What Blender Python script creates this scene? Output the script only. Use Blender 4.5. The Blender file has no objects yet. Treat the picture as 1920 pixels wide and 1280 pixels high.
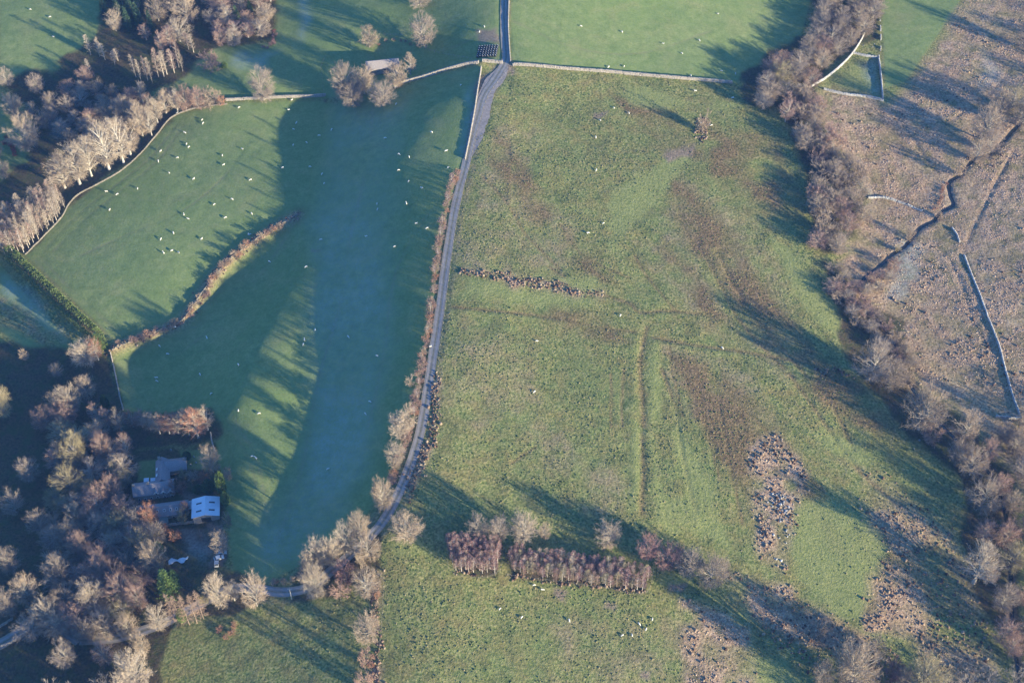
import bpy, bmesh, math, random
import numpy as np
from mathutils import Vector, Matrix

random.seed(7)
rng = np.random.default_rng(11)
sc = bpy.context.scene
R = math.radians

# ------------------------------------------------------------------ camera
F_PX = 2620.0            # focal length in pixels of the 1920 px wide photograph
CAM_H = 480.0
TILT = R(40.0)           # 0 = straight down
cam_d = bpy.data.cameras.new('camera')
cam_d.sensor_width = 36.0
cam_d.lens = 36.0 * F_PX / 1920.0
cam_d.clip_start = 1.0
cam_d.clip_end = 20000.0
cam = bpy.data.objects.new('camera', cam_d)
sc.collection.objects.link(cam)
cam.location = (0, 0, CAM_H)
cam.rotation_euler = (TILT, 0, 0)
sc.camera = cam

# ------------------------------------------------------------------ sky, sun, exposure
SUN_EL = R(11.5)
SUN_TO = np.array([math.cos(R(34)), -math.sin(R(34))])     # ground direction towards the sun
w = bpy.data.worlds.new('World')
sc.world = w
w.use_nodes = True
wn = w.node_tree
for n in list(wn.nodes):
    wn.nodes.remove(n)
sky = wn.nodes.new('ShaderNodeTexSky')
sky.sky_type = 'NISHITA'
sky.sun_disc = False
sky.sun_elevation = SUN_EL
sky.sun_rotation = math.atan2(SUN_TO[0], SUN_TO[1])
sky.altitude = 300
sky.air_density = 1.0
sky.dust_density = 0.0
sky.ozone_density = 6.0
bg = wn.nodes.new('ShaderNodeBackground')
bg.inputs['Strength'].default_value = 0.135
wo = wn.nodes.new('ShaderNodeOutputWorld')
wn.links.new(sky.outputs[0], bg.inputs[0])
wn.links.new(bg.outputs[0], wo.inputs[0])
sun_d = bpy.data.lights.new('sun', 'SUN')
sun_d.energy = 5.0
sun_d.angle = R(0.5)
sun_d.color = (1.0, 0.85, 0.56)
sun = bpy.data.objects.new('sun', sun_d)
sc.collection.objects.link(sun)
sv = Vector((SUN_TO[0]*math.cos(SUN_EL), SUN_TO[1]*math.cos(SUN_EL), math.sin(SUN_EL)))
sun.rotation_euler = sv.to_track_quat('Z', 'Y').to_euler()
sun.location = (300, 200, 300)
sc.view_settings.view_transform = 'Standard'
sc.view_settings.look = 'None'
sc.view_settings.gamma = 1.0
sc.view_settings.use_curve_mapping = False
sc.view_settings.exposure = 1.60

# ------------------------------------------------------------------ pixel <-> world
CT, ST = math.cos(TILT), math.sin(TILT)

def ray(px, py):
    u = (np.asarray(px, float) - 960.0) / F_PX
    v = (640.0 - np.asarray(py, float)) / F_PX
    return u, v*CT + ST, v*ST - CT

def at_z(px, py, z):
    dx, dy, dz = ray(px, py)
    t = (z - CAM_H) / dz
    return dx*t, dy*t

def project(x, y, z):
    zc = z - CAM_H
    vy = y*CT + zc*ST
    vz = -y*ST + zc*CT            # negative in front
    d = np.maximum(-vz, 1.0)
    return 960.0 + F_PX*x/d, 640.0 - F_PX*vy/d

# ------------------------------------------------------------------ terrain heights
CTRL = [
 # road along the crest
 (945,-60,6),(945,0,5),(945,60,3),(940,120,1.5),(900,190,.5),(870,300,0),(845,420,0),(825,560,0),(805,680,0),
 (785,800,-.5),(750,920,-1.5),(705,995,-3),(640,1050,-6),(570,1105,-9),(490,1115,-11),(300,1170,-15),(60,1160,-19),
 # rough middle field, falling towards the stream
 (1000,200,-2.5),(1200,200,-7),(1400,200,-12),
 (1000,300,-3),(1200,300,-7.5),(1400,300,-12),(1500,300,-14.5),(1000,450,-3.2),(1200,450,-7.8),(1400,450,-12.5),(1520,450,-15.5),
 (1000,600,-3.5),(1200,600,-8),(1400,600,-13),(1560,600,-17),
 (900,760,-2.4),(1100,760,-6.6),(1300,760,-11),(1500,760,-15.5),
 (900,900,-4),(1100,900,-8),(1300,900,-12),(1500,900,-16),(1700,900,-20),
 (760,1150,-5),(1000,1150,-9.5),(1200,1150,-13),(1400,1150,-17),(1650,1150,-21),(1850,1150,-25),
 (760,1300,-7),(1200,1300,-15),(1700,1300,-24),
 # top pasture
 (1000,60,2),(1200,60,-5),(1400,60,-13),(1500,60,-16),(1000,-60,6),(1200,-60,-1),(1450,-60,-10),
 # right: belt, stream, moor
 (1540,150,-18),(1560,400,-19),(1650,600,-20.5),(1700,460,-21.8),(1785,370,-21.5),(1850,290,-21),(1650,250,-20),
 (1800,150,-19.8),(1900,50,-19.5),(1900,450,-21.2),(1900,650,-21.8),(1800,600,-21.6),(1760,760,-23),(1900,800,-23.6),
 (1850,1000,-25.5),(1950,1000,-25),(1700,60,-18),(2100,300,-21.5),(2100,700,-23),(2100,1100,-27),(1700,-60,-17),(2000,-60,-15),
 # top left
 (880,60,1),(800,40,-4),(700,30,-8),(600,50,-12),(560,20,-13),(480,60,-16),(380,100,-19),(250,80,-20),(120,60,-20.5),
 (30,60,-21),(30,200,-25),(100,150,-24),(200,200,-25),(600,-60,-10),(300,-60,-17),(0,-60,-20),
 (890,105,-1.5),(850,110,-6),(780,120,-12),(715,125,-14),(640,130,-15),
 # shaded valley of the long pasture
 (820,180,-3.4),(765,190,-6.8),(710,200,-13),(650,200,-18),(590,200,-20.5),(530,200,-20.5),(430,200,-20),(330,220,-21.5),
 (780,300,-2.8),(740,300,-4.8),(705,300,-8.6),(650,300,-15.8),(600,300,-20),(560,300,-21.3),(525,300,-20.4),(480,300,-20),(400,300,-20),(280,300,-20.8),(150,335,-24),
 (745,400,-4.2),(705,400,-8.2),(640,400,-15),(580,400,-19.3),(535,390,-18.9),(480,390,-19.2),(300,400,-20.2),(150,400,-22.3),(30,440,-25),
 (740,500,-4.2),(700,500,-7.6),(640,500,-12.5),(585,500,-14.3),(540,500,-17.2),(500,510,-20.5),(470,540,-22.5),(430,560,-24),
 (520,415,-20.0),(430,470,-20.9),(330,480,-20.5),(150,500,-22.6),(60,500,-24.5),
 (620,560,-13.2),(565,560,-14.2),(525,560,-15.8),(480,570,-19.5),(370,560,-22.4),(320,602,-23.3),(300,550,-21.6),(215,652,-25),(150,620,-24.5),
 (740,640,-3.8),(700,640,-7),(640,640,-12),(580,640,-13.2),(535,640,-12.4),(500,640,-12.2),(470,640,-14),(430,640,-18),(380,650,-23),(300,670,-26),(250,690,-26.8),
 (730,760,-4),(690,760,-7),(630,760,-12),(575,760,-12.5),(530,760,-11.5),(480,760,-10.9),(445,760,-11.4),(410,750,-14.8),(370,740,-20),(300,730,-25.4),(225,740,-27),
 (680,880,-6),(630,880,-10.8),(560,880,-13.6),(520,880,-13.1),(480,880,-12.9),(450,880,-13.5),(420,880,-16),(400,850,-18.3),(330,880,-22),(250,880,-24),(100,850,-27),(0,850,-28),
 (620,1000,-9),(570,1000,-13.4),(520,1000,-14.6),(470,1000,-14.8),(430,1000,-16),(350,1000,-19.5),(200,1000,-22),(50,1000,-24),
 (500,1180,-12),(600,1180,-9.5),(690,1180,-6),(400,1250,-14),(200,1280,-17),(0,1290,-20),(600,1300,-10),
 (0,550,-26),(50,650,-26.5),(100,700,-27),(-150,300,-28),(-150,700,-29),(-150,1100,-24),
]
_c = np.array(CTRL, float)
_cx, _cy = at_z(_c[:, 0], _c[:, 1], _c[:, 2])
S_ = 100.0

def _U(r2):
    return np.where(r2 > 1e-12, 0.5*r2*np.log(np.maximum(r2, 1e-12)), 0.0)
_n = len(_c)
_P = np.stack([_cx/S_, _cy/S_], 1)
_K = _U(((_P[:, None]-_P[None])**2).sum(-1)) + np.eye(_n)*0.004
_Q = np.concatenate([np.ones((_n, 1)), _P], 1)
_A = np.zeros((_n+3, _n+3)); _A[:_n, :_n] = _K; _A[:_n, _n:] = _Q; _A[_n:, :_n] = _Q.T
_sol = np.linalg.solve(_A, np.concatenate([_c[:, 2], np.zeros(3)]))

def base_height(x, y):
    X = np.ravel(x)/S_; Y = np.ravel(y)/S_
    out = np.zeros_like(X)
    for s in range(0, len(X), 60000):
        xs = X[s:s+60000]; ys = Y[s:s+60000]
        r2 = (xs[:, None]-_P[None, :, 0])**2 + (ys[:, None]-_P[None, :, 1])**2
        out[s:s+60000] = _U(r2) @ _sol[:_n] + _sol[_n] + _sol[_n+1]*xs + _sol[_n+2]*ys
    return out.reshape(np.shape(x))

# grid: 1 m steps where the photograph looks, growing outwards to the horizon
X0, X1, Y0, Y1, STEP = -350.0, 350.0, 205.0, 725.0, 1.0
xf = np.arange(X0, X1+.1, STEP); yf = np.arange(Y0, Y1+.1, STEP)
def outer(a, sgn):
    o = []; st = 3.0; v = a
    while abs(v - a) < 6000:
        v += sgn*st; st *= 1.28; o.append(v)
    return np.array(o)
xs = np.concatenate([outer(X0, -1)[::-1], xf, outer(X1, 1)])
ys = np.concatenate([outer(Y0, -1)[::-1], yf, outer(Y1, 1)])
GX, GY = np.meshgrid(xs, ys)
# smooth base on a 5 m lattice, then interpolated
bx = np.arange(-700, 701, 5.0); by = np.arange(-150, 1101, 5.0)
BX, BY = np.meshgrid(bx, by)
BZ = base_height(BX, BY)
ox = np.maximum(np.abs(BX)-330, 0); oy = np.maximum(np.maximum(215-BY, BY-700), 0)
od = np.clip(np.hypot(ox, oy)/250, 0, 1); od = od*od*(3-2*od)
BZ = np.clip(BZ, -40, 25)*(1-od) + (-16)*od

def bil(arr, ax, ay, x, y):
    fx = np.clip(np.interp(x, ax, np.arange(len(ax))), 0, len(ax)-1.001)
    fy = np.clip(np.interp(y, ay, np.arange(len(ay))), 0, len(ay)-1.001)
    i = fx.astype(int); j = fy.astype(int); u = fx-i; v = fy-j
    return (arr[j, i]*(1-u)*(1-v)+arr[j, i+1]*u*(1-v)+arr[j+1, i]*(1-u)*v+arr[j+1, i+1]*u*v)

def smooth_up(x, y):          # average of a few taps: hides the 5 m lattice
    z = 0
    for dx_, dy_ in ((0, 0), (2.5, 0), (-2.5, 0), (0, 2.5), (0, -2.5)):
        z = z + bil(BZ, bx, by, x+dx_, y+dy_)
    return z/5
GZ = smooth_up(GX, GY)
far = np.hypot(np.maximum(np.abs(GX)-450, 0), np.maximum(np.maximum(150-GY, GY-850), 0))
GZ = GZ + np.clip(far/900, 0, 1.5)**1.5*28*(np.sin(GX/760+.6)*np.cos(GY/910)+.35)

def blur(a, n):
    for _ in range(n):
        a = (np.roll(a, 1, 0)+np.roll(a, -1, 0)+2*a)/4
        a = (np.roll(a, 1, 1)+np.roll(a, -1, 1)+2*a)/4
    return a

def noise2(scale, seed):      # value noise on world metres, -1..1
    g = np.random.default_rng(seed).uniform(-1, 1, (257, 257))
    fx = (GX/scale) % 256; fy = (GY/scale) % 256
    i = fx.astype(int); j = fy.astype(int); u = fx-i; v = fy-j
    u = u*u*(3-2*u); v = v*v*(3-2*v)
    return (g[j, i]*(1-u)*(1-v)+g[j, i+1]*u*(1-v)+g[j+1, i]*(1-u)*v+g[j+1, i+1]*u*v)

N40 = noise2(40, 1); N16 = noise2(16, 2); N7 = noise2(7, 3); N3 = noise2(3, 4)
PX, PY = project(GX, GY, GZ)
inview = (PX > -260) & (PX < 2180) & (PY > -200) & (PY < 1480) & (GY > 150) & (GY < 900)
WPX = PX + 9*N16 + 6*N7 + 3*N3
WPY = PY + 8*np.roll(N16, 37, 0) + 5*np.roll(N7, 51, 1) + 3*np.roll(N3, 23, 0)

def poly_mask(poly, soft=6.0, warp=True):
    """1 inside a polygon traced in photograph pixels, fading over `soft` px, ragged by noise"""
    p = np.array(poly, float)
    ax_, ay_ = (WPX, WPY) if warp else (PX, PY)
    m = np.zeros(GX.shape)
    sel = inview & (ax_ > p[:, 0].min()-soft*2) & (ax_ < p[:, 0].max()+soft*2) & (ay_ > p[:, 1].min()-soft*2) & (ay_ < p[:, 1].max()+soft*2)
    x = ax_[sel]; y = ay_[sel]
    d = np.full(x.shape, 1e9); ins = np.zeros(x.shape, bool)
    for a, b in zip(p, np.roll(p, -1, 0)):
        e = b-a; t = np.clip(((x-a[0])*e[0]+(y-a[1])*e[1])/(e@e+1e-9), 0, 1)
        d = np.minimum(d, np.hypot(x-a[0]-t*e[0], y-a[1]-t*e[1]))
        c = ((a[1] > y) != (b[1] > y)) & (x < (b[0]-a[0])*(y-a[1])/(b[1]-a[1]+1e-12)+a[0])
        ins ^= c
    sd = np.where(ins, d, -d)
    t = np.clip(sd/(2*soft)+.5, 0, 1)
    m[sel] = t*t*(3-2*t)
    return m

def ground(px, py):           # pixel -> world point on the smooth terrain
    px = np.asarray(px, float); py = np.asarray(py, float)
    z = np.full(px.shape, -10.0)
    for _ in range(25):
        x, y = at_z(px, py, z)
        z = .3*z + .7*smooth_up(x, y)
    x, y = at_z(px, py, z)
    return np.stack([x, y, z], -1)

def gpt(px, py):
    return ground(np.array([px]), np.array([py]))[0]

def scale_at(P):              # pixels per metre, and depression angle there
    d = P[1]*ST + (CAM_H-P[2])*CT
    return F_PX/d, math.atan2(CAM_H-P[2], math.hypot(P[0], P[1]))

def poly_world(pts, step=None):
    p = np.array(pts, float)
    W = ground(p[:, 0], p[:, 1])[:, :2]
    # Catmull-Rom resample
    Q = np.concatenate([[2*W[0]-W[1]], W, [2*W[-1]-W[-2]]])
    out = []
    for i in range(1, len(Q)-2):
        L = np.linalg.norm(Q[i+1]-Q[i]); n = max(2, int(L/(step or 2.0)))
        for k in range(n):
            t = k/n
            out.append(.5*((2*Q[i])+(Q[i+1]-Q[i-1])*t+(2*Q[i-1]-5*Q[i]+4*Q[i+1]-Q[i+2])*t*t+(3*Q[i]-Q[i-1]-3*Q[i+1]+Q[i+2])*t**3))
    out.append(W[-1])
    return np.array(out)

def line_dist(line, maxd):
    """distance in metres of the grid points to a world polyline (inf beyond maxd)"""
    D = np.full(GX.shape, 1e9)
    mnx, mny = line.min(0)-maxd; mxx, mxy = line.max(0)+maxd
    i0, i1 = np.searchsorted(xs, [mnx, mxx]); j0, j1 = np.searchsorted(ys, [mny, mxy])
    x = GX[j0:j1, i0:i1]; y = GY[j0:j1, i0:i1]; d = np.full(x.shape, 1e9)
    for a, b in zip(line[:-1], line[1:]):
        lo = min(a[0], b[0])-maxd; hi = max(a[0], b[0])+maxd; lo2 = min(a[1], b[1])-maxd; hi2 = max(a[1], b[1])+maxd
        p0, p1 = np.searchsorted(xs[i0:i1], [lo, hi]); q0, q1 = np.searchsorted(ys[j0:j1], [lo2, hi2])
        xx = x[q0:q1, p0:p1]; yy = y[q0:q1, p0:p1]; e = b-a
        t = np.clip(((xx-a[0])*e[0]+(yy-a[1])*e[1])/(e@e+1e-9), 0, 1)
        d[q0:q1, p0:p1] = np.minimum(d[q0:q1, p0:p1], np.hypot(xx-a[0]-t*e[0], yy-a[1]-t*e[1]))
    D[j0:j1, i0:i1] = d
    return D

def bell(d, wd):
    return np.exp(-(d/wd)**2)

# ------------------------------------------------------------------ lines traced in the photograph
ROAD = [(946,-70),(946,-20),(945,30),(947,80),(948,112),(930,145),(908,178),(896,215),(884,260),(873,310),(861,355),(851,400),(843,450),(835,500),(829,550),
        (822,600),(815,645),(808,690),(801,735),(793,785),(781,835),(764,885),(742,935),(716,980),(684,1015),(650,1045),(615,1075),(585,1097),(555,1107),(520,1109),(480,1103),(430,1105),(370,1135),(300,1170),(220,1195),(150,1200)]
LANE = [(150,1200),(95,1165),(60,1168),(20,1195),(-60,1240)]
STREAM = [(1960,190),(1905,240),(1862,285),(1826,300),(1800,328),(1781,342),(1783,368),(1788,384),(1768,395),(1752,413),(1728,425),(1712,443),(1696,463),(1672,478),(1648,500),(1622,520),(1612,545),(1640,590),(1675,640),(1690,690),(1735,760),(1790,820),(1850,880),(1885,960),(1895,1060),(1900,1180),(1920,1330)]
road_l = poly_world(ROAD); lane_l = poly_world(LANE); stream_l = poly_world(STREAM)
d_road = np.minimum(line_dist(road_l, 14), line_dist(lane_l, 14))
d_stream = line_dist(stream_l, 14)

DITCHES = [  # (pixels, depth m (negative = bank), half width m)
 ([(1213,612),(1203,660),(1200,700),(1206,760),(1207,800)], .5, 1.9),
 ([(1230,640),(1226,700),(1222,760),(1220,795)], -.3, 2.0),
 ([(1190,640),(1188,720),(1187,790)], -.35, 2.2),
 ([(1203,810),(1205,880),(1203,960)], .5, 1.8),
 ([(1215,806),(1222,850),(1228,920),(1240,975)], -.35, 2.2),
 ([(1190,810),(1192,880),(1194,960)], -.35, 2.2),
 ([(1225,632),(1290,645),(1380,657),(1470,672),(1560,690)], .5, 1.6),
 ([(1225,640),(1290,653),(1380,665)], -.3, 1.6),
 ([(1130,552),(1180,568),(1200,585),(1255,582),(1340,592)], .5, 1.6),
 ([(850,575),(920,582),(1000,590),(1060,598),(1120,612),(1190,622)], .32, 1.4),
 ([(850,582),(920,590),(1000,598),(1060,606)], -.25, 1.4),
 ([(1170,690),(1166,760),(1168,800)], .25, 1.0),
 ([(1255,650),(1262,700),(1280,780)], .25, 1.0),
 ([(1340,700),(1352,780),(1372,880),(1392,980)], .3, 1.0),
 ([(1310,720),(1330,820),(1350,900)], .25, .9),
 ([(1145,700),(1146,800)], .2, .9),
 ([(1050,420),(1085,470),(1130,500),(1180,520)], .2, 1.0),
 ([(905,330),(950,380),(985,440)], .2, 1.0),
 ([(1240,690),(1265,760),(1275,830),(1290,900),(1305,960)], .4, 1.3),
 ([(1300,450),(1345,520),(1380,590),(1430,650),(1470,690)], .4, 1.6),
 ([(1345,470),(1385,550),(1440,620),(1500,690),(1560,760),(1600,840)], .6, 1.6),
 ([(1330,700),(1400,770),(1460,830),(1510,890),(1545,920)], .5, 1.8),
 ([(1480,700),(1530,770),(1570,830),(1620,890),(1700,960)], .5, 1.6),
 ([(1385,550),(1400,580),(1440,625)], .4, 1.4),
 ([(985,440),(1015,470),(1050,505)], .3, 1.2),
 ([(960,868),(985,850),(1004,838)], .3, 1.0),
 ([(1030,500),(1060,520)], .3, 1.0),
 ([(1265,580),(1215,520),(1190,480)], .25, 1.2),
 ([(1270,385),(1290,440),(1300,470)], .25, 1.0),
 ([(560,400),(548,500),(510,590),(470,670),(430,760),(412,790),(425,850),(440,930)], .35, 1.6),
 ([(610,185),(603,250),(585,310),(572,370),(560,400)], .4, 2.0),
 ([(1440,1130),(1560,1180),(1660,1230),(1760,1300)], .6, 2.0),
 ([(1380,1090),(1440,1120),(1540,1150),(1640,1200)], -.7, 2.0),
 # moor tracks
 ([(1905,275),(1870,340),(1840,400),(1812,455)], .45, 1.1),
 ([(1890,300),(1850,370),(1820,430)], .3, 1.0),
 ([(1740,450),(1780,490),(1805,545),(1820,600),(1850,650)], .4, 1.0),
 ([(1755,455),(1790,500),(1812,550),(1830,610),(1862,660)], .35, 1.0),
 ([(1805,470),(1822,520),(1842,575)], .5, 1.4),
 ([(1680,220),(1712,260),(1730,290),(1755,320)], .6, 1.8),
 ([(1700,300),(1745,340),(1780,350)], .3, 1.2),
 ([(1640,380),(1625,300),(1600,240)], .3, 1.5),
 ([(1900,120),(1850,180),(1760,240)], .4, 1.6),
]
for pts, dep, wd in DITCHES:
    ln = poly_world(pts)
    if dep > 0: wd = wd*.75
    GZ -= .8*dep*bell(line_dist(ln, wd*3.2), wd)*(0.8+.2*N7)

# field masks --------------------------------------------------------------
M = {}
def comb(polys, soft=6, warp=True):
    m = np.zeros(GX.shape)
    for p in polys:
        m = np.maximum(m, poly_mask(p, soft, warp))
    return m
long_past = [(902,128),(880,230),(866,310),(845,390),(825,480),(806,620),(790,700),(768,790),(735,890),(690,960),(600,1040),(500,1090),(440,1080),(425,960),(400,800),(300,770),(235,775),(212,665),(330,610),(420,500),(555,405),(640,180),(740,175),(820,145)]
n_field = [(45,478),(130,390),(190,340),(260,295),(330,215),(440,192),(600,190),(640,200),(560,400),(480,452),(420,500),(370,575),(320,612),(210,650),(200,625),(120,545)]
top_past = [(958,0),(956,118),(1150,135),(1380,155),(1420,125),(1500,75),(1520,0),(1520,-120),(958,-120)]
M['lush'] = comb([long_past, n_field, top_past,
  [(0,-80),(190,-80),(185,60),(120,120),(90,150),(0,160)], [(520,-80),(940,-80),(940,120),(880,120),(740,165),(610,185),(500,185),(330,180),(330,150),(400,90),(515,80)],
  [(1650,-60),(1830,-60),(1790,20),(1700,150),(1660,165)], [(0,205),(80,210),(150,270),(60,350),(0,360)], [(0,500),(140,650),(100,690),(0,620)],
  [(240,865),(300,860),(300,895),(245,905)], [(335,845),(400,840),(405,880),(350,880)], [(0,1180),(60,1170),(160,1220),(120,1290),(0,1290)]], 3, False)
M['top'] = poly_mask(top_past, 3, False)
M['bright'] = comb([
  [(1255,290),(1290,275),(1300,300),(1250,350),(1200,400),(1175,448),(1150,440),(1135,390),(1160,355),(1210,330)],
  [(1165,150),(1230,165),(1300,190),(1240,210),(1190,200)], [(1360,190),(1400,190),(1370,215),(1335,205)],
  [(1450,430),(1540,540),(1620,620),(1580,640),(1520,590),(1470,520)],
  [(1040,515),(1120,520),(1140,540),(1060,540)], [(1010,545),(1120,560),(1100,575),(1000,560)],
  [(870,530),(960,540),(1060,560),(1060,575),(860,560)],
  [(1500,930),(1560,930),(1650,990),(1670,1040),(1620,1160),(1560,1150),(1490,1080),(1475,1020)],
  [(1225,650),(1240,720),(1232,790),(1212,790),(1215,700)], [(1180,810),(1202,810),(1200,960),(1184,960)],
  [(1225,830),(1260,960),(1290,1000),(1240,980)], [(1260,760),(1330,900),(1350,990),(1290,930)],
  [(1220,940),(1300,930),(1350,980),(1370,1030),(1300,1000)],
  [(740,1010),(790,1010),(800,1035),(745,1045)], [(1245,1060),(1330,1075),(1300,1100),(1250,1095)],
  [(560,260),(700,260),(700,265)],
  [(1600,120),(1655,185),(1560,165)], [(1400,1235),(1470,1240),(1500,1300),(1400,1300)],
  [(1150,440),(1180,470),(1150,470)], [(1550,800),(1640,870),(1600,880),(1540,840)], [(690,1000),(700,1010),(625,1065),(618,1055)],  # last strip paints the sunlit yellow of the lane verge into the turf
 ], 9)
M['moor'] = comb([
  [(1830,-40),(1790,30),(1720,140),(1670,180),(1660,195),(1545,172),(1560,260),(1610,330),(1630,380),(1600,450),(1570,500),(1600,560),(1660,600),(1710,690),(1790,760),(1850,830),(1900,900),(1960,1000),(2200,1000),(2200,-60)],
  [(1412,830),(1450,805),(1512,880),(1490,1000),(1470,1060),(1440,1085),(1408,1000)],
  [(1350,1075),(1470,1090),(1560,1150),(1640,1200),(1600,1240),(1480,1190),(1400,1150)],
  [(1630,1085),(1690,1055),(1745,1130),(1735,1195),(1625,1185)],
  [(860,505),(1000,520),(1130,545),(1125,557),(990,545),(860,518)],
  [(690,1060),(725,1070),(710,1290),(690,1290)], [(812,690),(828,720),(815,830),(790,900),(760,950),(745,940),(790,830)],
  [(1280,1130),(1400,1160),(1420,1290),(1290,1290),(1260,1200)],
 ], 14)
M['moor'] = M['moor']*np.where(PX < 1560, np.clip(.72+.75*N7+.45*N16, 0, 1), 1)
M['moor'] = np.maximum(M['moor'], .8*comb([[(1570,870),(1660,900),(1790,1000),(1850,1150),(1880,1290),(1780,1290),(1720,1200),(1700,1060),(1640,980)]], 20)*np.clip(.6+.9*N16, 0, 1))
M['tan'] = comb([
  [(940,230),(1010,260),(1000,420),(930,460),(880,440),(900,330)], [(1010,380),(1090,420),(1060,520),(980,500),(960,440)],
  [(1280,330),(1420,420),(1480,560),(1520,650),(1440,640),(1380,560),(1300,470),(1240,450),(1240,400)],
  [(1190,450),(1300,470),(1380,600),(1360,640),(1250,560)], [(1240,640),(1300,660),(1420,700),(1450,790),(1330,800),(1260,740)],
  [(1130,870),(1180,900),(1170,980),(1100,960),(1090,900)], [(1000,780),(1080,830),(1110,900),(1030,880),(980,830)],
  [(1400,600),(1500,680),(1480,720),(1380,660)], [(1450,860),(1510,890),(1490,930),(1430,900)], [(1040,1150),(1400,1180),(1400,1300),(1040,1300)],
  [(860,600),(1000,640),(1010,760),(900,800),(840,760)], [(-20,548),(60,588),(135,640),(95,650),(-20,592)], [(860,440),(930,420),(970,520),(870,500)]], 14)  # strip at the far left paints a sunlit gold band into the ground
M['wet'] = comb([
  [(1270,330),(1340,400),(1420,500),(1480,590),(1540,670),(1500,680),(1420,610),(1350,530),(1280,440),(1240,380)], [(1240,440),(1300,500),(1370,600),(1400,650),(1350,640),(1290,560),(1230,480)],
  [(1350,700),(1430,760),(1500,860),(1560,960),(1600,1060),(1560,1040),(1500,930),(1420,830),(1340,760)], [(1250,660),(1330,690),(1410,800),(1420,900),(1400,960),(1360,880),(1300,760)],
  [(940,250),(1000,330),(1040,400),(1010,420),(960,360),(920,300)], [(1060,430),(1110,480),(1160,540),(1110,520),(1050,470)],
  [(1340,430),(1400,500),(1470,620),(1520,680),(1470,690),(1400,600),(1340,500)], [(1470,640),(1620,720),(1700,800),(1680,850),(1560,770),(1480,690)],
  [(1300,690),(1400,780),(1500,880),(1560,1000),(1500,920),(1380,830)], [(1150,180),(1260,210),(1330,300),(1270,290),(1180,240)],
  [(1330,240),(1460,260),(1510,420),(1400,400),(1340,330)], [(1000,560),(1120,590),(1190,640),(1120,640),(1010,600)]], 14)
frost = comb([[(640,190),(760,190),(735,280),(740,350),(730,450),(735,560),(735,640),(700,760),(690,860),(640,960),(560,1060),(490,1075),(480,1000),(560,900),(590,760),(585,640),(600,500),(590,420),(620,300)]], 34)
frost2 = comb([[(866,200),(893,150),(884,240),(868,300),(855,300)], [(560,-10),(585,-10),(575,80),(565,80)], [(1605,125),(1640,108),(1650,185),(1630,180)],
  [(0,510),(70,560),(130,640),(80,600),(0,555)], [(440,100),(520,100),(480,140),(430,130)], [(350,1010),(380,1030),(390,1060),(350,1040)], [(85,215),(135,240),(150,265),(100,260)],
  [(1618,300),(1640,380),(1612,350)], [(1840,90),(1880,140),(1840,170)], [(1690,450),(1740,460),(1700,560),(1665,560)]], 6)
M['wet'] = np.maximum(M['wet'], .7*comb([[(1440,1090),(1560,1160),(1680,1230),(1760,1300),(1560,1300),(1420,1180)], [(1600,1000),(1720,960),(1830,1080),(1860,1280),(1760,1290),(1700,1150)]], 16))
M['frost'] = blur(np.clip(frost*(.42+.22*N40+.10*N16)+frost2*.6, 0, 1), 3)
M['mud'] = comb([[(1115,213),(1140,213),(1142,226),(1112,226)], [(1250,285),(1300,270),(1300,290),(1262,300)], [(1045,1100),(1070,1108),(1065,1128),(1045,1118)],
  [(1140,1130),(1160,1132),(1160,1146),(1138,1144)], [(895,150),(955,110),(955,135),(915,170),(893,215)], [(1265,1090),(1290,1095),(1280,1115),(1262,1110)], [(1200,1255),(1220,1255),(1215,1272),(1196,1270)],
  [(905,55),(935,50),(935,75),(900,80)], [(395,985),(425,985),(425,1065),(395,1060)], [(330,925),(420,925),(355,940)], [(340,995),(390,1000),(392,1040),(350,1030)], [(590,468),(600,470),(600,474),(588,473)]], 5)
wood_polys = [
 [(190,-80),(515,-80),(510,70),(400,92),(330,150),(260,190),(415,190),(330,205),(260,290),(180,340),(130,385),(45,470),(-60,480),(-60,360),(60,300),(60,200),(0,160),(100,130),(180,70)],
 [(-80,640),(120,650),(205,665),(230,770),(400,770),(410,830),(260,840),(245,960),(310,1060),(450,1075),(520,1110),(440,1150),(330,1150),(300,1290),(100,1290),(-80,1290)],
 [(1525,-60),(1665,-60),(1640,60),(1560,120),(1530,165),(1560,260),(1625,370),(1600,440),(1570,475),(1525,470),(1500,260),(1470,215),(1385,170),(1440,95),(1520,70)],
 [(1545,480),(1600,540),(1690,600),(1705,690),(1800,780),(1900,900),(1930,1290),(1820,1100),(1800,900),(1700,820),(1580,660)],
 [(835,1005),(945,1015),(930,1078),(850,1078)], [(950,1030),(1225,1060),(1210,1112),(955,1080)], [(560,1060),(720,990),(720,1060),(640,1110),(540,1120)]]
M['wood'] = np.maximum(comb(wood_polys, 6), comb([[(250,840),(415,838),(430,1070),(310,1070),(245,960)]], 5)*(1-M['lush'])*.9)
M['wet'] = M['wet']*np.clip(.75+.7*N16+.5*N7, 0, 1)
verge = bell(np.abs(d_road-4.2), 1.3)
M['tan'] = np.clip(M['tan']*(.55+.5*N7) + verge*.8, 0, 1)
M['lush'] = M['lush']*(1-M['wood'])*(1-poly_mask([(-20,548),(60,588),(135,640),(95,650),(-20,592)], 8))
M['moor'] = np.clip(M['moor']*(.92+.3*N7), 0, 1)
M['mud'] = np.clip(M['mud']+bell(d_stream, 1.6)*.8, 0, 1)
for pts in ([(1905,275),(1870,340),(1840,400),(1812,455)], [(1740,450),(1780,490),(1805,545),(1820,600),(1850,650)], [(1680,220),(1712,260),(1755,320)]):
    M['wet'] = np.maximum(M['wet'], bell(line_dist(poly_world(pts), 5), 1.4))
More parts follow.
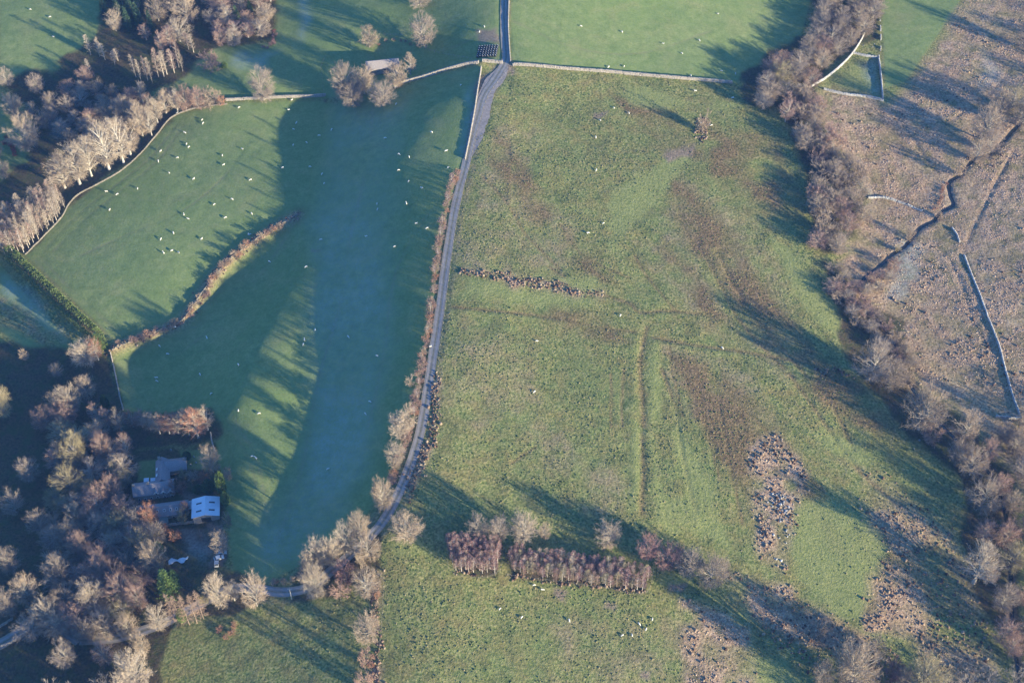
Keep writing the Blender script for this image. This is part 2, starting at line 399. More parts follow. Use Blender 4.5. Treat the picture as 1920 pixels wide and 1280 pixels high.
for pts, dep, wd in DITCHES:
    if dep > 0:
        M['wet'] = np.maximum(M['wet'], .8*bell(line_dist(poly_world(pts), wd*3), wd*.7))
    else:
        M['bright'] = np.maximum(M['bright'], .35*bell(line_dist(poly_world(pts), wd*3), wd*.8)*np.clip(.6+.8*N7, 0, 1))

for pts in ([(64,486),(110,540),(165,592),(212,636)], [(74,480),(120,530),(175,580),(222,624)], [(335,226),(285,292),(220,345),(150,398),(86,462)], [(345,232),(295,300),(232,352),(165,405),(100,470)],
            [(470,260),(420,330),(350,390),(260,430),(150,480)], [(700,190),(690,300),(660,430),(640,560),(600,700),(570,860),(520,1010)], [(860,330),(790,420),(740,520),(720,660),(690,800)], [(430,770),(480,860),(500,960)], [(425,780),(470,870),(488,960)],
            [(560,405),(500,500),(400,610),(300,690)], [(960,40),(1080,90),(1200,100),(1330,60)], [(905,60),(870,80),(830,95)]):
    dl = line_dist(poly_world(pts), 4)
    M['mud'] = np.maximum(M['mud'], .30*bell(dl, .7)*np.clip(.7+.8*N16, 0, 1)); GZ -= .06*bell(dl, .9)
# relief that the low sun picks out: tussocks, ridge and furrow
rough = np.clip(1-M['lush'], 0, 1)*(1-.6*M['bright'])
t1 = blur(rng.normal(0, 1, GX.shape), 1); t2 = blur(rng.normal(0, 1, GX.shape), 3)
rel = t1*.07+t2*.12
GZ += np.where(inview, rel*(.12+.9*rough+.9*M['moor']), 0)
GZ += np.where(inview, (.11*N7+.20*N16)*(.55+.45*rough)+.03*N3, 0)
rf = poly_mask([(980,690),(1190,690),(1190,960),(980,960)], 40)+poly_mask([(1240,690),(1420,690),(1420,1000),(1240,1000)], 40)
GZ += .07*rf*np.sin((GX+.06*GY+1.2*N16)*2*math.pi/2.9)*np.clip(.6+.7*N16, 0, 1)
bank_l = poly_world([(215,654),(262,636),(300,622),(335,608),(358,584),(380,552),(405,518),(428,493),(460,467),(495,442),(530,420),(556,405)])
d_bank = line_dist(bank_l, 12)
GZ += 1.5*bell(d_bank, 3.2)
GZ += 2.4*bell(line_dist(poly_world([(741,172),(752,164),(790,153),(830,140),(870,129),(900,124)]), 14), 4.5)
M['tan'] = np.clip(M['tan']+.8*bell(d_bank, 4.6), 0, 1); M['lush'] = M['lush']*(1-bell(d_bank, 5.2)); M['moor'] = np.maximum(M['moor'], .6*bell(d_bank, 2.6))
# road bed and stream bed are cut in
roadbed = np.clip(1-(d_road-2.4)/1.8, 0, 1)
roadbed = np.maximum(roadbed, np.clip(1-(line_dist(poly_world([(950,108),(938,135),(915,165),(902,200),(893,240)]), 14)-4.6)/1.8, 0, 1))
GZ = GZ - .16*np.clip(roadbed*1.6, 0, 1)
GZ = GZ - .55*bell(d_stream, 1.4)

# ------------------------------------------------------------------ final height lookup
def hz(x, y):
    x = np.asarray(x, float); y = np.asarray(y, float)
    fx = np.clip(np.interp(x, xs, np.arange(len(xs))), 0, len(xs)-1.001)
    fy = np.clip(np.interp(y, ys, np.arange(len(ys))), 0, len(ys)-1.001)
    i = fx.astype(int); j = fy.astype(int); u = fx-i; v = fy-j
    return GZ[j, i]*(1-u)*(1-v)+GZ[j, i+1]*u*(1-v)+GZ[j+1, i]*(1-u)*v+GZ[j+1, i+1]*u*v

def place(px, py):
    P = gpt(px, py)
    P[2] = float(hz(P[0], P[1]))
    return P

# ------------------------------------------------------------------ helpers: objects, materials
COL = sc.collection
def link(o):
    COL.objects.link(o); return o

def mesh_np(name, verts, faces, mat=None, smooth=False):
    """faces: (n,k) int array, k = 3 or 4"""
    me = bpy.data.meshes.new(name)
    verts = np.asarray(verts, np.float32); faces = np.asarray(faces, np.int32)
    k = faces.shape[1]
    me.vertices.add(len(verts)); me.vertices.foreach_set('co', verts.ravel())
    me.loops.add(faces.size); me.loops.foreach_set('vertex_index', faces.ravel())
    me.polygons.add(len(faces)); me.polygons.foreach_set('loop_start', np.arange(0, faces.size, k, dtype=np.int32))
    me.update(calc_edges=True)
    if smooth:
        me.polygons.foreach_set('use_smooth', np.ones(len(faces), bool))
    if mat:
        me.materials.append(mat)
    me.validate()
    return me

def obj(name, me, parent=None, loc=None):
    o = bpy.data.objects.new(name, me); link(o)
    if parent: o.parent = parent
    if loc is not None: o.location = loc
    return o

def tag(o, label=None, cat=None, group=None, kind=None):
    if label: o['label'] = label
    if cat: o['category'] = cat
    if group: o['group'] = group
    if kind: o['kind'] = kind
    return o

def empty(name, loc, rz=0):
    o = bpy.data.objects.new(name, None); link(o)
    o.location = loc; o.rotation_euler = (0, 0, rz); o.empty_display_size = .5
    return o

class NT:
    def __init__(s, name, rough=.9, spec=.1):
        s.m = bpy.data.materials.new(name); s.m.use_nodes = True
        s.t = s.m.node_tree
        s.b = s.t.nodes['Principled BSDF']
        s.b.inputs['Roughness'].default_value = rough
        s.b.inputs['Specular IOR Level'].default_value = spec
        s._pos = None
    def n(s, typ, **kw):
        nd = s.t.nodes.new(typ)
        for k, v in kw.items(): setattr(nd, k, v)
        return nd
    def l(s, a, b): s.t.links.new(a, b)
    def pos(s):
        if s._pos is None: s._pos = s.n('ShaderNodeNewGeometry').outputs['Position']
        return s._pos
    def noise(s, scale, detail=3, rough=.6, coord=None, dist=0):
        nd = s.n('ShaderNodeTexNoise'); nd.inputs['Scale'].default_value = scale
        nd.inputs['Detail'].default_value = detail; nd.inputs['Roughness'].default_value = rough; nd.inputs['Distortion'].default_value = dist
        s.l(coord or s.pos(), nd.inputs['Vector']); return nd.outputs['Fac']
    def ramp(s, fac, stops):
        nd = s.n('ShaderNodeValToRGB'); cr = nd.color_ramp
        while len(cr.elements) < len(stops): cr.elements.new(.5)
        for e, (p, c) in zip(cr.elements, stops):
            e.position = p; e.color = (*c, 1)
        s.l(fac, nd.inputs[0]); return nd.outputs[0]
    def fr(s, fac, a, b):
        nd = s.n('ShaderNodeMapRange'); nd.inputs[1].default_value = a; nd.inputs[2].default_value = b
        s.l(fac, nd.inputs[0]); return nd.outputs[0]
    def mix(s, fac, a, b, mode='MIX'):
        nd = s.n('ShaderNodeMix', data_type='RGBA', blend_type=mode)
        if isinstance(fac, (int, float)): nd.inputs[0].default_value = fac
        else: s.l(fac, nd.inputs[0])
        for i, c in ((6, a), (7, b)):
            if isinstance(c, tuple): nd.inputs[i].default_value = (*c, 1)
            else: s.l(c, nd.inputs[i])
        return nd.outputs[2]
    def math(s, op, a, b=0.0):
        nd = s.n('ShaderNodeMath', operation=op)
        for i, c in ((0, a), (1, b)):
            if isinstance(c, (int, float)): nd.inputs[i].default_value = c
            else: s.l(c, nd.inputs[i])
        return nd.outputs[0]
    def col(s, c):
        if isinstance(c, tuple): s.b.inputs['Base Color'].default_value = (*c, 1)
        else: s.l(c, s.b.inputs['Base Color'])
        return s.m
    def bump(s, h, strength, dist):
        nd = s.n('ShaderNodeBump')
        if isinstance(strength, (int, float)): nd.inputs['Strength'].default_value = strength
        else: s.l(strength, nd.inputs['Strength'])
        nd.inputs['Distance'].default_value = dist
        s.l(h, nd.inputs['Height']); s.l(nd.outputs[0], s.b.inputs['Normal'])

def simple(name, c1, c2, scale=2.0, rough=.9, spec=.1, metal=0, bump=0, bd=.02):
    t = NT(name, rough, spec)
    f = t.noise(scale, 4)
    t.col(t.ramp(f, [(.3, c1), (.7, c2)]))
    t.b.inputs['Metallic'].default_value = metal
    if bump: t.bump(t.noise(scale*3, 3), bump, bd)
    return t.m

# ------------------------------------------------------------------ ground
def ground_material():
    t = NT('pasture_and_moor', .95, .05)
    a = t.n('ShaderNodeAttribute', attribute_name='mask_a'); b = t.n('ShaderNodeAttribute', attribute_name='mask_b')
    sa = t.n('ShaderNodeSeparateColor'); t.l(a.outputs['Color'], sa.inputs[0])
    sb = t.n('ShaderNodeSeparateColor'); t.l(b.outputs['Color'], sb.inputs[0])
    lush, bright, moor = sa.outputs[0], sa.outputs[1], sa.outputs[2]; frostm = a.outputs['Alpha']
    tan, mud, wood = sb.outputs[0], sb.outputs[1], sb.outputs[2]; wet = b.outputs['Alpha']
    n_big = t.noise(.03, 4); n_mid = t.noise(.16, 4, .65); n_fine = t.noise(.9, 3, .7); n_vf = t.noise(3.0, 2, .7)
    # rough grass: green, olive and straw mixed at tussock scale
    g = t.ramp(n_fine, [(.30, (.045, .072, .024)), (.44, (.140, .178, .060)), (.57, (.262, .272, .104)), (.70, (.41, .36, .175))])
    g = t.mix(t.fr(n_mid, .40, .68), g, t.ramp(n_fine, [(.3, (.125, .120, .045)), (.7, (.32, .265, .115))]))
    g = t.mix(t.math('MULTIPLY', t.fr(n_big, .45, .7), .45), g, (.125, .185, .07))
    g = t.mix(t.math('MULTIPLY', t.fr(t.noise(.085, 5, .72, None, .8), .50, .64), .55), g, t.ramp(n_fine, [(.3, (.035, .055, .026)), (.7, (.15, .17, .065))]))
    # dry grass, also the painted sunlit strip at the far left
    dry = t.ramp(n_fine, [(.3, (.125, .100, .060)), (.5, (.275, .220, .135)), (.70, (.43, .345, .235))])
    g = t.mix(t.math('MULTIPLY', tan, t.fr(n_mid, .25, .75)), g, dry)
    g = t.mix(t.math('MULTIPLY', wet, .90), g, t.ramp(n_fine, [(.3, (.065, .050, .030)), (.5, (.165, .115, .064)), (.7, (.31, .215, .125))]))
    # short bright turf, also the painted sunlit verge of the lane
    br = t.ramp(n_fine, [(.3, (.165, .205, .068)), (.7, (.310, .325, .130))])
    g = t.mix(t.math('MULTIPLY', bright, .8), g, br)
    # improved pasture
    lu = t.ramp(t.noise(.22, 5, .72), [(.30, (.145, .205, .075)), (.52, (.215, .275, .105)), (.72, (.285, .320, .135))])
    lu = t.mix(t.math('MULTIPLY', t.fr(n_big, .40, .68), .55), lu, (.155, .235, .076))
    lu = t.mix(t.math('MULTIPLY', t.fr(t.noise(.055, 5, .7, None, .6), .50, .68), .45), lu, (.295, .290, .135))
    lu = t.mix(t.math('MULTIPLY', t.fr(n_fine, .42, .72), .55), lu, (.100, .145, .05))
    lu = t.mix(t.math('MULTIPLY', t.fr(n_vf, .50, .75), .30), lu, (.29, .30, .15))
    g = t.mix(lush, g, lu)
    # moor: pinkish dead bracken and purple moor grass
    mo = t.ramp(n_fine, [(.28, (.14, .100, .070)), (.45, (.33, .230, .155)), (.62, (.50, .365, .255)), (.78, (.60, .48, .35))])
    mo = t.mix(t.math('MULTIPLY', t.fr(n_mid, .48, .64), .7), mo, t.ramp(n_fine, [(.3, (.055, .075, .03)), (.7, (.20, .20, .09))]))
    mo = t.mix(t.math('MULTIPLY', t.fr(n_big, .42, .66), .55), mo, t.ramp(n_fine, [(.3, (.16, .10, .06)), (.7, (.38, .25, .155))]))
    g = t.mix(moor, g, mo)
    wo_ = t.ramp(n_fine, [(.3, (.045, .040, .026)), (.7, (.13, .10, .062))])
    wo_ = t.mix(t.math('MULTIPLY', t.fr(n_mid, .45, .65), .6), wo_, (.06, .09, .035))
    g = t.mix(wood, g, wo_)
    g = t.mix(t.math('MULTIPLY', mud, .85), g, t.ramp(n_fine, [(.3, (.16, .115, .09)), (.7, (.33, .25, .20))]))
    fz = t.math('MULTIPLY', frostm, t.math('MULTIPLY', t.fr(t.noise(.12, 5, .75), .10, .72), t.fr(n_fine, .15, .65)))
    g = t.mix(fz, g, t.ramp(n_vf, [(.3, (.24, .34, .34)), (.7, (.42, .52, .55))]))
    t.col(g)
    amt = t.math('ADD', t.math('MULTIPLY', t.math('SUBTRACT', 1.0, lush), .50), .26)
    t.bump(t.math('ADD', n_fine, t.math('MULTIPLY', n_vf, .45)), amt, .55)
    return t.m

vi = np.arange(GX.size, dtype=np.int32).reshape(GX.shape)
quads = np.stack([vi[:-1, :-1], vi[:-1, 1:], vi[1:, 1:], vi[1:, :-1]], -1).reshape(-1, 4)
gm = mesh_np('ground', np.stack([GX, GY, GZ], -1).reshape(-1, 3), quads, ground_material(), True)
for nm, ks in (('mask_a', ('lush', 'bright', 'moor', 'frost')), ('mask_b', ('tan', 'mud', 'wood', 'wet'))):
    at = gm.attributes.new(nm, 'FLOAT_COLOR', 'POINT')
    at.data.foreach_set('color', np.stack([np.clip(M[k], 0, 1) for k in ks], -1).astype(np.float32).ravel())
tag(obj('ground', gm), 'rolling winter farmland with green pasture, rough grass and brown moor', 'ground', kind='structure')

# ------------------------------------------------------------------ road, lane, stream
def strip(name, line, half, mat, lift, cross=4, wob=.15, zfun=None, smooth_n=4, taper=False):
    d = np.gradient(line, axis=0); d /= np.linalg.norm(d, axis=1)[:, None]+1e-9
    nrm = np.stack([-d[:, 1], d[:, 0]], 1)
    hw = half*(1+wob*np.convolve(rng.uniform(-1, 1, len(line)+8), np.ones(9)/9, 'valid'))
    if taper: hw = hw*np.clip(np.sin(np.linspace(.12, math.pi-.12, len(line)))*1.25, 0, 1)
    V = []
    for k in range(cross+1):
        s = -1+2*k/cross
        p = line+nrm*(hw*s)[:, None]
        z = np.maximum(hz(p[:, 0], p[:, 1]), hz(line[:, 0], line[:, 1])) if zfun is None else zfun(p)
        for _ in range(smooth_n): z = np.convolve(np.pad(z, 1, 'edge'), [.25, .5, .25], 'valid')
        V.append(np.column_stack([p, z+lift]))
    V = np.array(V)                                  # cross+1, n, 3
    n = len(line); idx = np.arange((cross+1)*n).reshape(cross+1, n)
    Fq = np.stack([idx[:-1, :-1], idx[:-1, 1:], idx[1:, 1:], idx[1:, :-1]], -1).reshape(-1, 4)[:, ::-1]
    me = mesh_np(name, V.reshape(-1, 3), Fq, mat, True)
    uv = me.attributes.new('across', 'FLOAT', 'POINT')
    uv.data.foreach_set('value', np.repeat(np.linspace(-1, 1, cross+1), n).astype(np.float32))
    return obj(name, me)

def road_material():
    t = NT('worn_tarmac', .85, .2)
    ac = t.n('ShaderNodeAttribute', attribute_name='across').outputs['Fac']
    ab = t.math('ABSOLUTE', ac)
    n1 = t.noise(.5, 4); n2 = t.noise(2.5, 3)
    c = t.ramp(n1, [(.3, (.19, .185, .18)), (.7, (.29, .275, .265))])
    c = t.mix(t.math('MULTIPLY', t.fr(ab, .22, .02), t.fr(n2, .3, .6)), c, (.13, .135, .07))      # grassy middle
    wheel = t.fr(t.math('ABSOLUTE', t.math('SUBTRACT', ab, .5)), .22, .05)
    c = t.mix(t.math('MULTIPLY', wheel, .5), c, (.37, .35, .335))
    c = t.mix(t.math('MULTIPLY', t.fr(ab, .82, 1.0), t.fr(n2, .35, .55)), c, (.28, .245, .14))
    t.col(c); t.bump(n2, .3, .05); return t.m
M_ROAD = road_material()
tag(strip('road', poly_world(ROAD, 1.0), 2.15, M_ROAD, .12, 8), 'narrow grey country lane curving along the crest', 'road', kind='structure')
tag(strip('lane', poly_world(LANE, 1.0), 2.6, M_ROAD, .10, 8), 'lane leaving the wood at the lower left corner', 'road', kind='structure')

def water_material():
    t = NT('dark_stream_water', .12, .5)
    t.col(t.ramp(t.noise(.4, 3), [(.3, (.010, .014, .018)), (.7, (.025, .030, .032))]))
    t.bump(t.noise(1.2, 3), .15, .05); return t.m
tag(strip('stream', poly_world(STREAM, 1.2), 0.75, water_material(), .22, 4, .5, smooth_n=10), 'dark winding moorland stream', 'stream', kind='structure')
TRACK = [(952,100),(940,133),(917,165),(903,205),(893,250),(880,300)]
tag(strip('track_apron', poly_world(TRACK, 1.0), 4.3, simple('grey_brown_gravel', (.21, .19, .18), (.36, .32, .30), .7, .95, .1, 0, .5, .06), .05, 8, .45, taper=True), 'worn gravel apron where the tracks join the lane', 'track', kind='structure')
# ------------------------------------------------------------------ boxes batch (stones)
BOXV = np.array([[-1,-1,-1],[1,-1,-1],[1,1,-1],[-1,1,-1],[-1,-1,1],[1,-1,1],[1,1,1],[-1,1,1]], float)*.5
BOXF = np.array([[0,3,2,1],[4,5,6,7],[0,1,5,4],[1,2,6,5],[2,3,7,6],[3,0,4,7]])
def boxes(c, s, yaw, jit=.12):
    n = len(c)
    v = BOXV[None]*np.asarray(s)[:, None, :]
    v = v*(1+rng.uniform(-jit, jit, v.shape))
    cy, sy = np.cos(yaw)[:, None], np.sin(yaw)[:, None]
    x = v[..., 0]*cy-v[..., 1]*sy; y = v[..., 0]*sy+v[..., 1]*cy
    V = np.stack([x, y, v[..., 2]], -1)+np.asarray(c)[:, None, :]
    Fq = BOXF[None]+(np.arange(n)*8)[:, None, None]
    return V.reshape(-1, 3), Fq.reshape(-1, 4)

def stone_material(name, a, b, frosty=0.0):
    t = NT(name, .9, .15)
    rnd = t.noise(1.1, 2, .8)
    c = t.ramp(rnd, [(.28, a), (.5, tuple((x+y)/2 for x, y in zip(a, b))), (.72, b)])
    c = t.mix(t.math('MULTIPLY', t.fr(t.noise(3, 3), .5, .7), .4), c, (.28, .29, .22))
    if frosty: c = t.mix(t.math('MULTIPLY', t.fr(t.noise(.6, 3), .35, .6), frosty), c, (.68, .72, .75))
    t.col(c); t.bump(t.noise(5, 3), .4, .03); return t.m
M_WALL = stone_material('pale_dry_stone', (.24, .215, .19), (.46, .42, .375))
M_MOSS = stone_material('mossy_dry_stone', (.13, .12, .10), (.29, .265, .225))
M_WALLF = stone_material('frosted_dry_stone', (.25, .24, .23), (.46, .445, .43), .35)

def wall(pts, label, h=1.35, wd=.75, mat=None, gaps=0.0, name='stone_wall', cat='wall', group='dry stone walls', ruin=0.0):
    ln = poly_world(pts, .55)
    d = np.gradient(ln, axis=0); d /= np.linalg.norm(d, axis=1)[:, None]+1e-9
    nrm = np.stack([-d[:, 1], d[:, 0]], 1); yaw = np.arctan2(d[:, 1], d[:, 0])
    n = len(ln); hh = h*(1+ruin*(np.convolve(rng.uniform(-1, 1, n+10), np.ones(11)/11, 'valid')*2.0-.3))
    hh = np.clip(hh, .25, 2)
    keep = np.ones(n, bool)
    if gaps: keep = np.convolve(rng.uniform(0, 1, n+6), np.ones(7)/7, 'valid') > gaps
    z0 = hz(ln[:, 0], ln[:, 1])
    base = np.column_stack([ln, z0]); o0 = base[0].copy()
    C, S, A = [], [], []
    for course in range(3):
        for side in (-1, 1):
            m = keep & (rng.uniform(size=n) > .04)
            k = m.sum()
            c = base[m].copy(); c[:, :2] += nrm[m]*(side*wd*.25*(1.15-.12*course)+rng.uniform(-.05, .05, k))[:, None]+d[m]*rng.uniform(-.1, .1, k)[:, None]
            c[:, 2] += hh[m]*(course+.5)/3.4-.04
            C.append(c); A.append(yaw[m]+rng.uniform(-.12, .12, k))
            S.append(np.column_stack([rng.uniform(.48, .72, k), np.full(k, wd*.55*(1.1-.1*course)), hh[m]/3.1*rng.uniform(.92, 1.12, k)]))
    V, Fq = boxes(np.concatenate(C)-o0, np.concatenate(S), np.concatenate(A))
    o = obj(name, mesh_np(name, V, Fq, mat or M_WALL), None, o0)
    tag(o, label, cat, group)
    m = keep & (rng.uniform(size=n) > .05+.35*ruin); k = m.sum()
    c = base[m].copy(); c[:, 2] += hh[m]*.97
    V, Fq = boxes(c-o0, np.column_stack([rng.uniform(.35, .62, k), rng.uniform(.7, 1.0, k)*wd, rng.uniform(.16, .34, k)]), yaw[m]+rng.uniform(-.25, .25, k), .2)
    cp = obj('coping_stones', mesh_np('coping_stones', V, Fq, mat or M_WALL), o); cp['kind'] = 'stuff'
    return o

wall([(962,122),(1040,128),(1150,137),(1260,147),(1372,156)], 'long straight pale stone wall between the green pasture and the rough field', 1.6, .95)
wall([(741,172),(752,164),(790,153),(830,140),(870,129),(897,125)], 'sunlit stone wall running from the barn trees to the lane junction', 1.7, 1.0)
wall([(905,121),(922,118),(941,118)], 'short thick pale wall below the wrapped bales', 1.7, 1.0)
wall([(902,131),(897,160),(890,205),(881,255),(872,298)], 'pale roadside wall above the frosty strip, left of the lane', 1.25, .65)
wall([(955,-60),(954,0),(953,50),(955,90),(957,116)], 'low wall on the right of the lane beside the green pasture', 1.1, .6)
wall([(424,189),(470,186),(540,183),(610,180)], 'stone wall at the top of the sunlit pasture, left of the barn trees', 1.5, .9)
wall([(1522,162),(1548,147),(1575,125),(1597,102),(1612,80),(1621,62)], 'diagonal wall of the ruined sheepfold under the tree belt', 1.4, .7, M_WALLF)
wall([(1545,168),(1580,177),(1620,182),(1654,189)], 'lower wall of the triangular sheepfold', 1.4, .75, M_WALLF, ruin=.2)
wall([(1655,189),(1652,150),(1647,107)], 'right hand wall of the triangular sheepfold', 1.4, .7, M_WALLF)
wall([(1600,100),(1620,105),(1645,109)], 'cross wall inside the sheepfold', 1.3, .7, M_WALLF, ruin=.3)
wall([(1651,98),(1651,70),(1650,38)], 'broken line of wall stones above the sheepfold', .8, .6, M_WALLF, gaps=.52, ruin=.8)
wall([(1628,371),(1655,371),(1690,381),(1728,396)], 'ruined frosty wall crossing the bracken beside the tree belt', .9, .75, M_WALLF, gaps=.3, ruin=.6)
wall([(1785,428),(1794,440),(1800,458)], 'short broken wall above the moor track', .8, .7, M_WALLF, gaps=.35, ruin=.6)
wall([(1808,478),(1822,515),(1838,555),(1850,590),(1862,620),(1873,650),(1885,695),(1898,740),(1912,778)], 'long frosty wall between the two parts of the moor', .85, .7, M_WALLF, ruin=.3)
wall([(1914,784),(1895,784),(1868,781)], 'short wall end beside the moor wall foot', 1.1, .7, M_WALLF, ruin=.2)
wall([(212,659),(255,641),(300,624),(332,612),(355,590),(375,560),(400,527),(425,498),(455,472),(490,447),(530,423),(557,407)], 'low stone edge on the lower side of the hedge bank', .8, .5, M_MOSS, gaps=.35, ruin=.5)
wall([(208,664),(216,700),(224,740),(231,768)], 'low wall down the left end of the shaded pasture', .8, .5, M_WALL, gaps=.2, ruin=.4)
wall([(48,477),(80,445),(115,408),(130,382),(150,363),(185,345),(225,322),(262,290),(295,252),(320,222),(360,205),(425,196)], 'curving stone wall round the sunlit pasture below the tall trees', .8, .42, M_MOSS, gaps=.12, ruin=.3)
wall([(395,812),(398,830),(403,845)], 'short garden wall between lawn and pasture', 1.0, .5, M_WALL)
wall([(-20,1186),(5,1172),(24,1160)], 'pale parapet at the far side of the lane by the corner', 1.1, .5, M_WALL)
wall([(44,1166),(55,1158),(63,1147)], 'short pale parapet stub under the trees by the lane', 1.1, .5, M_WALL)
wall([(-10,1215),(20,1203),(45,1188),(58,1172)], 'curved pale parapet on the near side of the lane', 1.0, .5, M_WALL)
wall([(293,992),(325,984),(363,979)], 'garden wall below the long barn', 1.3, .5, M_WALL)

# ------------------------------------------------------------------ trees
def tubes(segs, sides):
    """segs: list of (p0, p1, r0, r1) -> verts, quads"""
    P0 = np.array([s[0] for s in segs]); P1 = np.array([s[1] for s in segs])
    r0 = np.array([s[2] for s in segs]); r1 = np.array([s[3] for s in segs])
    d = P1-P0; L = np.linalg.norm(d, axis=1)[:, None]+1e-9; d = d/L
    ref = np.where(np.abs(d[:, 2:3]) > .9, np.array([[1., 0, 0]]), np.array([[0., 0, 1]]))
    a = np.cross(d, ref); a /= np.linalg.norm(a, axis=1)[:, None]+1e-9; b = np.cross(d, a)
    ang = np.arange(sides)*2*math.pi/sides
    ring = (a[:, None]*np.cos(ang)[None, :, None]+b[:, None]*np.sin(ang)[None, :, None])
    V = np.concatenate([P0[:, None]+ring*r0[:, None, None], P1[:, None]+ring*r1[:, None, None]], 1)
    k = np.arange(sides); kn = (k+1) % sides
    q = np.stack([k, kn, kn+sides, k+sides], -1)
    Fq = q[None]+(np.arange(len(segs))*2*sides)[:, None, None]
    return V.reshape(-1, 3), Fq.reshape(-1, 4)

def ribbons(P0, P1, wd, rg):
    """flat twig blades"""
    d = P1-P0; L = np.linalg.norm(d, axis=1)[:, None]+1e-9
    a = np.cross(d/L, rg.normal(size=d.shape)); a /= np.linalg.norm(a, axis=1)[:, None]+1e-9
    w = np.asarray(wd)[:, None]*.5
    V = np.stack([P0-a*w, P0+a*w, P1+a*w*.35, P1-a*w*.35], 1)
    Fq = np.arange(len(P0)*4).reshape(-1, 4)
    return V.reshape(-1, 3), Fq

def unit(v):
    return v/(np.linalg.norm(v, axis=-1, keepdims=True)+1e-9)

def bare_tree(seed, H=12., Wd=11., trunk=.22, nl=46, sub=11, tw=6, upright=.45, twig_w=.055, multi=1, mat_t=None, mat_c=None, squash=1.0, thick=1.0):
    rg = np.random.default_rng(seed)
    segs = []; tP0 = []; tP1 = []; tW = []
    cz = H*(.5+.5*trunk)*.97; rz = (H-H*trunk)*.5*1.08; rx = Wd*.5
    # bulges make an uneven outline
    bul = unit(rg.normal(size=(6, 3))); bam = rg.uniform(-.30, .12, 6)
    def reach(u): return 1+sum(a*max(0, float(u@b))**3 for a, b in zip(bam, bul))
    stems = []
    for s in range(multi):
        off = np.zeros(3) if multi == 1 else np.array([*rg.normal(0, .05*Wd, 2), 0])
        lean = rg.normal(0, .035, 2)*H if multi == 1 else np.array(off[:2])*2.2+rg.normal(0, .05, 2)*H
        top = np.array([off[0]+lean[0], off[1]+lean[1], H*.78])
        mid = off*.5+top*.5+np.array([*rg.normal(0, .02*H, 2), 0])
        base = off+np.array([0, 0, -.4])
        r = H*.022*thick*(1 if multi == 1 else .6)
        pts = [base, off+np.array([0, 0, H*.04]), off*.7+top*.3*0+np.array([lean[0]*.15, lean[1]*.15, H*trunk]), mid*1.0, top]
        pts[3][2] = max(pts[3][2], H*trunk*1.3)
        rr = [r*1.6, r*1.15, r*.9, r*.5, r*.12]
        for a, b, ra, rb in zip(pts[:-1], pts[1:], rr[:-1], rr[1:]): segs.append((a, b, ra, rb))
        stems.append(pts)
    for i in range(nl):
        st = stems[i % multi]
        # limb tip on an egg-shaped shell
        u = unit(rg.normal(size=3)); u[2] = u[2]*.9+.06; u = unit(u)
        f = reach(u)*rg.uniform(.62, 1.0)**.6
        tip = np.array([u[0]*rx*f, u[1]*rx*f, cz+u[2]*rz*f*squash])
        tip[2] = max(tip[2], H*trunk*.9)
        hfrac = np.clip((tip[2]/H-.25)*upright/.6+rg.uniform(-.04, .04), trunk*.85, .72)
        zt = hfrac*H
        k = 2 if zt < st[3][2] else 3
        a, b = st[k], st[k+1] if k+1 < len(st) else st[k]
        tt = np.clip((zt-a[2])/(b[2]-a[2]+1e-9), 0, 1); root = a+(b-a)*tt
        if i >= multi*4 and i % 3 == 0 and len(tP0) > 0: pass
        dirv = tip-root; Ln = np.linalg.norm(dirv)
        kink = root+dirv*.5+np.array([0, 0, Ln*rg.uniform(.02, .14)])+rg.normal(0, .05*Ln, 3)
        r0 = max(.03, H*.0076*thick*rg.uniform(.6, 1.4))
        segs.append((root, kink, r0, r0*.6)); segs.append((kink, tip, r0*.6, r0*.22))
        # sub branches
        for j in range(sub):
            s = rg.uniform(.28, 1.0)
            p = root+(kink-root)*s*2 if s < .5 else kink+(tip-kink)*(s-.5)*2
            out = unit(p-np.array([0, 0, cz*.72]))
            dv = unit(unit(dirv)*.55+out*.5+rg.normal(0, .55, 3)+np.array([0, 0, .22]))
            l1 = rg.uniform(.10, .19)*Wd*(1.15-.4*s)
            q = p+dv*l1
            tP0.append(p); tP1.append(q); tW.append(twig_w*1.5)
            for m_ in range(tw):
                s2 = rg.uniform(.25, 1.0)
                b0 = p+dv*l1*s2
                d2 = unit(dv*.75+rg.normal(0, .55, 3)+np.array([0, 0, .18]))
                tP0.append(b0); tP1.append(b0+d2*rg.uniform(.05, .10)*Wd); tW.append(twig_w*rg.uniform(.6, 1.1))
    V, Fq = tubes(segs, 5)
    tm = mesh_np('trunk', V, Fq, mat_t, True)
    V, Fq = ribbons(np.array(tP0), np.array(tP1), np.array(tW), rg)
    cm = mesh_np('crown', V, Fq, mat_c)
    return tm, cm, H, Wd

